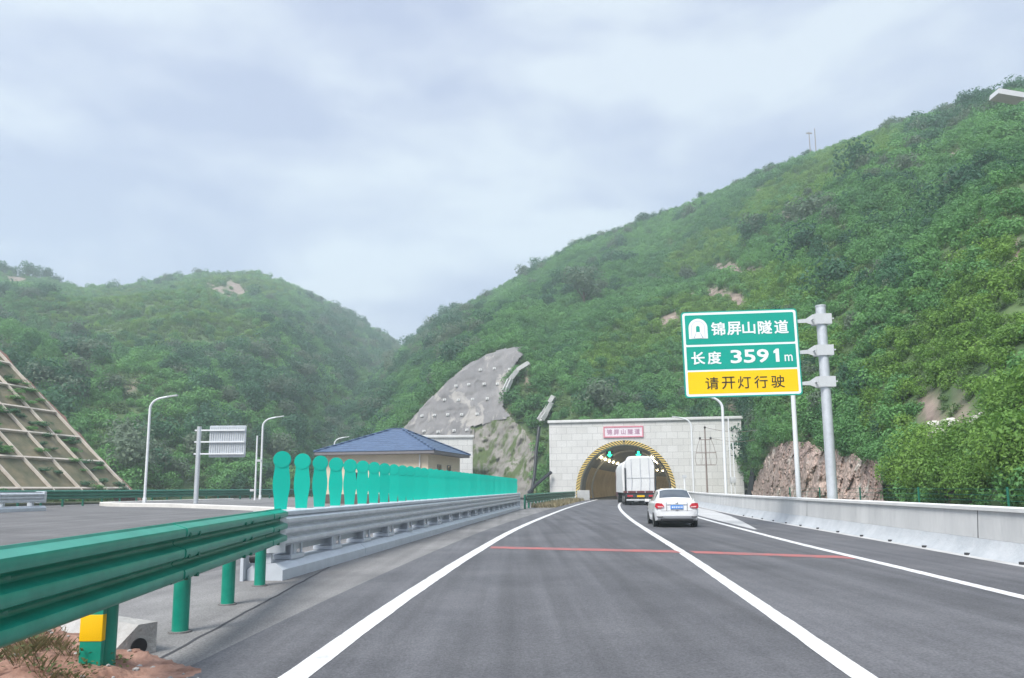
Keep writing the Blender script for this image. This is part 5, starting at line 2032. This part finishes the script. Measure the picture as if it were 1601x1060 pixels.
for px, py in [(1240, 697), (1262, 694), (1288, 703), (1305, 716), (1325, 722), (1348, 726), (1365, 728), (1385, 742), (1395, 760), (1400, 775), (1300, 690), (1335, 705), (1270, 684), (1222, 694), (1205, 700), (1190, 722), (1182, 742)]:
    p = on_hill(px, py - 8)
    if p is None:
        continue
    o = fd if not first_used else copy_tree(fd)
    first_used = True
    o.location = p + Vector((0, -0.4, -0.3))
    s_ = rnd.uniform(0.8, 1.3)
    o.scale = (s_, s_, s_)
    o.rotation_euler = (0, 0, rnd.uniform(0, 6.28))
# trees standing up on the skylines
rt = tree_proto('tree', 'small dark tree standing up on the skyline of the right hill', 'tree', 'trees on the right skyline', 'leaf_dark', 700, 0.09, 6, 3.5, 1.6, 63, flat=1.2, scale=1.9)
u_ = False
sky_tab = [(px, py) for px, py, r in RIDGE_R]
for px in (858, 872, 918, 925, 965, 1012, 1042, 1058, 1096, 1205, 1232, 1262, 1388, 1412, 1440, 1455, 1470, 1495, 1512, 1530, 1548, 1562, 1580, 1595):
    py = lerp_table(sky_tab, px)[0]
    r_ = lerp_table([(a, c) for a, b_, c in RIDGE_R], px)[0]
    p = at(px, py + 3, r_ * math.cos(az_of(px)))
    o = rt if not u_ else copy_tree(rt)
    u_ = True
    o.location = p - Vector((0, 0, 2.8))
    s_ = rnd.uniform(0.55, 1.15)
    o.scale = (s_, s_, s_ * rnd.uniform(0.8, 1.2))
    o.rotation_euler = (0, 0, rnd.uniform(0, 6.28))
lt2 = tree_proto('tree', 'dark spreading tree on the skyline at the far left hilltop', 'tree', 'trees on the left skyline', 'leaf_dark', 900, 0.085, 7, 3.5, 2.2, 64, flat=1.0, scale=4.0)
u_ = False
for px, s_ in ((3, 1.0), (22, 0.8), (42, 1.25), (56, 1.1), (72, 1.15), (84, 0.7), (12, 0.8)):
    py = lerp_table([(a, b_) for a, b_, c in RIDGE_L], px)[0]
    p = at(px, py + 2, lerp_table([(a, c) for a, b_, c in RIDGE_L], px)[0] * math.cos(az_of(px)))
    o = lt2 if not u_ else copy_tree(lt2)
    u_ = True
    o.location = p - Vector((0, 0, 3.5))
    o.scale = (s_, s_, s_)
    o.rotation_euler = (0, 0, rnd.uniform(0, 6.28))
lt3 = tree_proto('tree', 'tiny tree on the skyline along the rounded top of the left hill', 'tree', 'tiny trees on the left skyline', 'leaf_mid', 400, 0.11, 6, 3.5, 1.5, 65, flat=1.1, scale=2.4)
u_ = False
for i in range(34):
    px = rnd.choice((rnd.uniform(290, 420), rnd.uniform(140, 300), rnd.uniform(420, 620)))
    py = lerp_table([(a, b_) for a, b_, c in RIDGE_L], px)[0]
    p = at(px, py + 2, lerp_table([(a, c) for a, b_, c in RIDGE_L], px)[0] * math.cos(az_of(px)))
    o = lt3 if not u_ else copy_tree(lt3)
    u_ = True
    o.location = p - Vector((0, 0, 3.0))
    s_ = rnd.uniform(0.5, 1.1)
    o.scale = (s_, s_, s_)
    o.rotation_euler = (0, 0, rnd.uniform(0, 6.28))
pp_ = on_hill(912, 478)
pale = tree_proto('tree', 'pale silvery round tree alone among darker green on the mid hillside', 'tree', None, 'leaf_pale', 1600, 0.06, 9, 3.5, 1.0, 66, flat=1.0, scale=5.2)
if pp_:
    pale.location = pp_ + Vector((0, -1.5, 0.2))
# pale boulders on the bare patches of the right hill
bld = None
for px, py, s_ in ((1466, 672, 0.5), (1480, 666, 0.45), (1472, 682, 0.5), (1461, 690, 0.5), (1455, 673, 0.35), (1518, 668, 0.45), (1541, 657, 0.4), (1528, 662, 0.35), (1566, 662, 0.4), (1486, 668, 0.35), (1450, 698, 0.35), (1505, 674, 0.35)):
    p = on_hill(px, py)
    if p is None:
        continue
    if bld is None:
        mb = MB().ball((0, 0, 0), (1, 0.8, 0.6), sub=3)
        for v in mb.bm.verts:
            v.co *= 1 + 0.35 * noise.noise(v.co * 1.6) + 0.15 * noise.noise(v.co * 4)
        bld = o = mb.build('boulder', 'boulder', smooth=25)
        tag(o, 'pale broken boulder on the bare streak of soil low on the right hill', 'boulder', 'boulders on the bare soil streak')
    else:
        o = bld.copy()
        C.objects.link(o)
    o.location = p + Vector((0, -0.2, 0.15))
    o.scale = (s_ * 1.3, s_, s_ * 0.9)
    o.rotation_euler = (rnd.uniform(0, 1), 0, rnd.uniform(0, 6))

# ------------------------------------------------------------------ white car
CX, CY = 5.90, 27.5
car = thing('car', 'white saloon car seen from behind in the right lane behind the truck', 'car', (CX, CY, 0.012), -0.10)
car.scale = (0.93, 0.95, 0.935)
ST = [  # y, underside, half sill, half max, half belt, belt z, half roof, roof z
    (0.00, 0.44, 0.58, 0.70, 0.66, 0.86, 0.60, 0.97), (0.05, 0.34, 0.70, 0.79, 0.74, 0.88, 0.66, 1.01), (0.16, 0.27, 0.76, 0.835, 0.79, 0.90, 0.68, 1.035),
    (0.40, 0.24, 0.80, 0.85, 0.81, 0.92, 0.68, 1.06), (0.52, 0.24, 0.80, 0.85, 0.81, 0.925, 0.66, 1.075), (0.80, 0.22, 0.81, 0.85, 0.81, 0.93, 0.615, 1.26), (1.12, 0.22, 0.81, 0.85, 0.81, 0.935, 0.575, 1.43),
    (1.40, 0.21, 0.81, 0.85, 0.81, 0.93, 0.565, 1.47), (2.00, 0.21, 0.81, 0.85, 0.81, 0.92, 0.565, 1.48), (2.50, 0.21, 0.81, 0.85, 0.81, 0.91, 0.57, 1.45), (2.85, 0.21, 0.81, 0.85, 0.81, 0.91, 0.60, 1.32), (3.35, 0.22, 0.81, 0.85, 0.80, 0.90, 0.68, 1.02),
    (3.8, 0.22, 0.80, 0.84, 0.78, 0.84, 0.62, 0.93), (4.2, 0.25, 0.74, 0.80, 0.72, 0.72, 0.55, 0.80), (4.40, 0.34, 0.58, 0.66, 0.58, 0.60, 0.45, 0.66)]


def carrow(y):
    tabs = [[(s_[0], s_[i]) for s_ in ST] for i in range(1, 8)]
    return [catm1(tb, y) for tb in tabs]


def catm1(tab, y):
    k = 0
    while k < len(tab) - 2 and y > tab[k + 1][0]:
        k += 1
    p1, p2 = tab[k], tab[k + 1]
    h = p2[0] - p1[0]
    t_ = max(0, min(1, (y - p1[0]) / h))

    def slope(i):
        if i <= 0 or i >= len(tab) - 1:
            return 0.0 if i <= 0 else (tab[-1][1] - tab[-2][1]) / (tab[-1][0] - tab[-2][0])
        a, b_ = (tab[i][1] - tab[i - 1][1]) / (tab[i][0] - tab[i - 1][0]), (tab[i + 1][1] - tab[i][1]) / (tab[i + 1][0] - tab[i][0])
        return 0 if a * b_ <= 0 else 2 * a * b_ / (a + b_)
    m1, m2 = slope(k) * h, slope(k + 1) * h
    return (2 * t_**3 - 3 * t_**2 + 1) * p1[1] + (t_**3 - 2 * t_**2 + t_) * m1 + (-2 * t_**3 + 3 * t_**2) * p2[1] + (t_**3 - t_**2) * m2


def carpt(y, u):
    """u 0..6 around one side: underside centre, sill, mid, belt, roof edge, roof inner, roof centre"""
    zb, ws, wm, wb, zbelt, wr, zr = carrow(y)
    key = [(0, zb), (ws, zb), (wm, zb + (zbelt - zb) * 0.52), (wb, zbelt), (wr, zr - 0.06 if zr - zbelt > 0.25 else zr - 0.02), (wr * 0.62, zr), (0, zr + 0.012)]
    k = min(5, int(u))
    f_ = u - k
    return Vector((key[k][0] + (key[k + 1][0] - key[k][0]) * f_, y, key[k][1] + (key[k + 1][1] - key[k][1]) * f_))


def car_grid(y0, y1, ny_, u0, u1, nu, side, off_=0.0):
    mb = MB()
    g = []
    for i in range(ny_ + 1):
        y = y0 + (y1 - y0) * i / ny_
        row = []
        for j in range(nu + 1):
            u = u0 + (u1 - u0) * j / nu
            p = carpt(y, u)
            a = carpt(y + 0.01, u) - carpt(y - 0.01, u)
            b_ = carpt(y, min(5.999, u + 0.02)) - carpt(y, max(0, u - 0.02))
            n__ = a.cross(b_)
            n__ = n__.normalized() if n__.length > 1e-9 else Vector((1, 0, 0))
            if n__.dot(Vector((p.x, 0, p.z - 0.7))) < 0:
                n__ = -n__
            p = p + n__ * off_
            row.append(mb.bm.verts.new((p.x * side, p.y, p.z)))
        g.append(row)
    for a, b_ in zip(g, g[1:]):
        for j in range(nu):
            mb.bm.faces.new((a[j], a[j + 1], b_[j + 1], b_[j]))
    return mb


us = [0, 0.5, 0.9, 1, 1.1, 1.4, 1.7, 2, 2.3, 2.6, 2.85, 3, 3.1, 3.5, 3.9, 4, 4.15, 4.5, 5, 5.5, 6]
ysb = [0, 0.02, 0.05, 0.1, 0.16, 0.25] + lin(0.32, 4.2, 44) + [4.3, 4.4]
mb = MB()
rows = []
for y in ysb:
    rgt = [carpt(y, u) for u in us]
    ring = rgt + [Vector((-p.x, p.y, p.z)) for p in rgt[-2:0:-1]]
    rows.append([mb.bm.verts.new(p) for p in ring])
for a, b_ in zip(rows, rows[1:]):
    n_ = len(a)
    for j in range(n_):
        mb.bm.faces.new((a[j], a[(j + 1) % n_], b_[(j + 1) % n_], b_[j]))
mb.bm.faces.new(rows[0][::-1])
mb.bm.faces.new(rows[-1])
mb.build('body', 'car_white', car, smooth=32)
rg = MB()
for sd in (-1, 1):
    pass
g1 = car_grid(0.62, 1.08, 8, 4.15, 6, 6, 1, 0.016)
g2 = car_grid(0.62, 1.08, 8, 4.15, 6, 6, -1, 0.016)
me_ = bpy.data.meshes.new('tmp')
g2.bm.to_mesh(me_)
g1.bm.from_mesh(me_)
g2.bm.free()
bmesh.ops.remove_doubles(g1.bm, verts=g1.bm.verts, dist=0.003)
g1.build('rear_window', 'car_glass', car)
bpy.data.meshes.remove(me_)
for sd in (-1, 1):
    car_grid(1.02, 1.72, 6, 3.14, 3.9, 4, sd, 0.006).build('side_window', 'car_glass', car)
    car_grid(1.80, 2.62, 6, 3.14, 3.9, 4, sd, 0.006).build('side_window', 'car_glass', car)
g1 = car_grid(2.56, 3.25, 6, 4.1, 6, 5, 1, 0.006)
g2 = car_grid(2.56, 3.25, 6, 4.1, 6, 5, -1, 0.006)
me_ = bpy.data.meshes.new('tmp')
g2.bm.to_mesh(me_)
g1.bm.from_mesh(me_)
g2.bm.free()
bmesh.ops.remove_doubles(g1.bm, verts=g1.bm.verts, dist=0.003)
g1.build('windscreen', 'car_glass', car)
for sd in (-1, 1):
    tl_ = MB().prism([(sd * 0.49, -0.034, 0.78), (sd * 0.49, -0.034, 0.82), (sd * 0.57, -0.034, 0.915), (sd * 0.72, -0.034, 0.935), (sd * 0.80, -0.01, 0.925), (sd * 0.835, 0.05, 0.80), (sd * 0.79, -0.02, 0.725), (sd * 0.62, -0.034, 0.725)], (0, 0.14, 0)).build('tail_light', 'tail_red', car, smooth=30)
    MB().prism([(sd * 0.52, -0.042, 0.765), (sd * 0.52, -0.042, 0.805), (sd * 0.74, -0.042, 0.815), (sd * 0.72, -0.042, 0.765)], (0, 0.007, 0)).build('lamp_lens', 'tail_clear', tl_, smooth=0)
    MB().box(sd * 0.66 - 0.11, -0.016, 0.385, sd * 0.66 + 0.11, 0.06, 0.42).build('reflector_slot', 'black_paint', car)
    w_ = MB().box(-0.09, -0.06, 0, 0.09, 0.06, 0.12, bev=0.03).build('mirror', 'car_white', car)
    w_.location = (sd * 0.93, 2.62, 0.93)
MB().box(-0.24, -0.032, 0.70, 0.24, -0.015, 0.84, bev=0.004).build('number_plate', 'plate_blue', car)
MB().box(-0.40, -0.02, 0.86, 0.40, 0.01, 0.885, bev=0.005).build('boot_trim', 'chrome', car)
MB().ball((0, -0.012, 0.935), (0.055, 0.015, 0.04)).build('badge', 'chrome', car)
for sd in (-1, 1):
    MB().obox((sd * 0.395, -0.010, 0.80), (0.004, 0, 0), (0, 0.014, 0), (0, 0, 0.16)).build('shut_line', 'dark_gap', car)
MB().box(-0.60, -0.004, 0.628, 0.60, 0.02, 0.637).build('bumper_line', 'dark_gap', car)
MB().box(-0.06, -0.03, 0.66, 0.06, -0.01, 0.685).build('boot_handle', 'chrome', car)
mb = MB()
for i, w_ in enumerate((0.05, 0.035, 0.04, 0.04, 0.035, 0.04)):
    x = -0.19 + i * 0.072
    mb.box(x, -0.036, 0.735, x + w_, -0.0325, 0.80)
mb.build('plate_marking', 'tail_clear' if False else 'sign_white', car, smooth=0)
mb = MB().box(-0.62, -0.008, 0.25, 0.62, 0.16, 0.335, bev=0.02)
mb.build('bumper_valance', 'black_paint', car)
MB().box(-0.66, 0.25, 0.16, 0.66, 4.1, 0.24).build('underbody', 'black_paint', car)
wh = None
for x_, y_ in ((-0.73, 0.86), (0.73, 0.86), (-0.73, 3.45), (0.73, 3.45)):
    if wh is None:
        wh = o = MB().tube([(-0.10, 0, 0), (-0.115 + 0.02, 0, 0), (0.095, 0, 0), (0.10, 0, 0)], 0.305, 28).build('wheel', 'rubber', car)
        MB().tube([(-0.108, 0, 0), (-0.101, 0, 0)], 0.2, 20).tube([(0.101, 0, 0), (0.108, 0, 0)], 0.2, 20).build('rim', 'rim', wh)
    else:
        o = copy_tree(wh, car)
    o.location = (x_, y_, 0.305)
for x_, y_ in ((-0.8, 0.86), (0.8, 0.86), (-0.8, 3.45), (0.8, 3.45)):
    MB().tube([(x_ - 0.045, y_, 0.315), (x_ + 0.045, y_, 0.315)], 0.35, 28).build('wheel_arch', 'black_paint', car)
MB().prism([(-0.02, 1.35, 1.483), (0.02, 1.35, 1.483), (0.0, 1.27, 1.56)], (0, 0.05, 0)).build('roof_fin', 'car_white', car)

# ------------------------------------------------------------------ lorry with the white tarpaulin load
TX, TY = 10.32, 61.5
trk = thing('truck', 'tall truck under white tarpaulin entering the tunnel ahead of the white car', 'truck', (TX, TY, 0.012), -0.085)


def tarp_block(name, y0, y1, hw0, z0, z1, ny_, bulge, seed, round_=0.5):
    mb = MB()
    rows = []
    for i in range(ny_ + 1):
        t_ = i / ny_
        y = y0 + (y1 - y0) * t_
        e = min(1, (t_ * ny_) / 1.2, ((1 - t_) * ny_) / 1.2)
        row = []
        ring = [(-1, 0.0), (-1, 0.25), (-1, 0.5), (-1, 0.72)]
        ring += [(-1 + round_ * (1 - math.cos(R(a_))) * 0.6, 0.72 + 0.28 * math.sin(R(a_))) for a_ in (20, 40, 60, 80)]
        ring += [(-0.3, 1.01)]
        ring = ring + [(-u, v) for u, v in ring[::-1]]
        for u, v in ring:
            q = Vector((hw0 * u, y, z0 + (z1 - z0) * v))
            nn_ = noise.fractal((q.x * 0.9 + seed, q.y * 0.7, q.z * 0.9), 1, 2, 3)
            q.x += (bulge * nn_ + 0.03 * (1 if u > 0 else -1)) * (0.4 + 0.6 * v if v < 0.9 else 0.6)
            q.z += bulge * 0.8 * nn_ * (v > 0.7) - (1 - e) * 0.16 * (v > 0.8)
            row.append(mb.bm.verts.new(q))
        rows.append(row)
    for a, b_ in zip(rows, rows[1:]):
        for j in range(len(a) - 1):
            mb.bm.faces.new((a[j], a[j + 1], b_[j + 1], b_[j]))
        mb.bm.faces.new((a[-1], a[0], b_[0], b_[-1]))
    mb.bm.faces.new(rows[0][::-1])
    mb.bm.faces.new(rows[-1])
    return mb.build(name, 'tarp', trk, smooth=45)


tarp_block('tarpaulin', 0.0, 2.2, 1.10, 1.15, 3.95, 6, 0.05, 1)
tarp_block('tarpaulin', 2.25, 12.5, 1.30, 1.0, 3.72, 18, 0.13, 5, 0.7)
MB().box(-1.12, -0.035, 2.18, 1.12, -0.012, 2.215).build('load_rope', 'lamp_grey', trk)
rp_ = MB()
for x in (-0.72, 0.0, 0.7):
    rp_.tube([(x, -0.05, 1.16), (x + 0.05, -0.06, 2.0), (x, -0.05, 3.0), (x + 0.02, -0.02, 3.75)], 0.018, 6)
rp_.build('tie_rope', 'sign_grey', trk)
for k, x in enumerate((-1.05, -0.35, 0.35, 1.02)):
    MB().box(x - 0.03, -0.125, 1.0, x + 0.03, -0.104, 1.12).build('hook', 'lamp_grey', trk)
mb = MB().box(-1.25, -0.10, 0.98, 1.25, 12.4, 1.14)
mb.build('bed', 'truck_maroon', trk)
for sd in (-1, 1):
    MB().box(sd * 1.2 - 0.06, -0.08, 1.143, sd * 1.2 + 0.06, 0.08, 3.0 if sd < 0 else 2.5).build('corner_post', 'truck_dark', trk)
MB().box(-1.22, -0.06, 0.62, 1.22, 0.02, 0.95).build('rear_panel', 'truck_dark', trk)
MB().box(-1.15, -0.12, 0.36, 1.15, -0.02, 0.50, bev=0.02).build('bumper', 'lamp_grey', trk)
for x_ in (-0.85, 0.85):
    MB().box(x_ - 0.22, -0.10, 0.68, x_ + 0.22, -0.062, 0.82).build('tail_light', 'tail_red', trk)
MB().box(-0.3, -0.10, 0.66, 0.3, -0.062, 0.80).build('number_plate', 'yellow_paint', trk)
MB().box(-0.45, 0.1, 0.55, 0.45, 12.3, 0.97).build('chassis', 'truck_dark', trk)
wh = None
for y_ in (1.4, 2.7, 4.0, 11.5):
    for x_ in (-0.98, 0.98):
        if wh is None:
            wh = o = MB().tube([(-0.24, 0, 0), (0.24, 0, 0)], 0.5, 28).build('wheel', 'rubber', trk)
            MB().tube([(-0.252, 0, 0), (0.252, 0, 0)], 0.26, 20).build('rim', 'rim', wh)
        else:
            o = copy_tree(wh, trk)
        o.location = (x_, y_, 0.5)
MB().box(-0.95, -0.03, 0.2, -0.5, -0.005, 0.36).box(0.5, -0.03, 0.2, 0.95, -0.005, 0.36).build('mud_flap', 'rubber', trk)
cab = MB().box(-1.25, 12.8, 0.55, 1.25, 14.9, 3.2, bev=0.12).build('cab', 'truck_maroon', trk)
MB().box(-1.1, 14.903, 1.9, 1.1, 14.93, 2.9).build('windscreen', 'car_glass', cab)
MB().obox((1.36, 2.4, 3.55), (0.10, 0.9, -0.35), (0.03, 0, 0.0), (0, 0.02, 0.09)).obox((1.62, 6.5, 2.55), (0.22, 0.6, -0.02), (0, 0.05, 0), (0, 0, 0.05)).build('loose_strap', 'tarp', trk)

# ------------------------------------------------------------------ haze over the valley
hb = MB().box(-575, -50, -1.1, 575, 575, 190).build('haze', 'concrete', smooth=0)
hm = bpy.data.materials.new('haze')
hm.use_nodes = True
t = hm.node_tree
t.nodes.remove(t.nodes['Principled BSDF'])
pv = t.nodes.new('ShaderNodeVolumePrincipled')
pv.inputs['Color'].default_value = (0.82, 0.95, 0.97, 1)
pv.inputs['Density'].default_value = 0.0010
pv.inputs['Anisotropy'].default_value = 0.2
t.links.new(pv.outputs[0], t.nodes['Material Output'].inputs['Volume'])
hb.data.materials.clear()
hb.data.materials.append(hm)
tag(hb, kind='stuff')
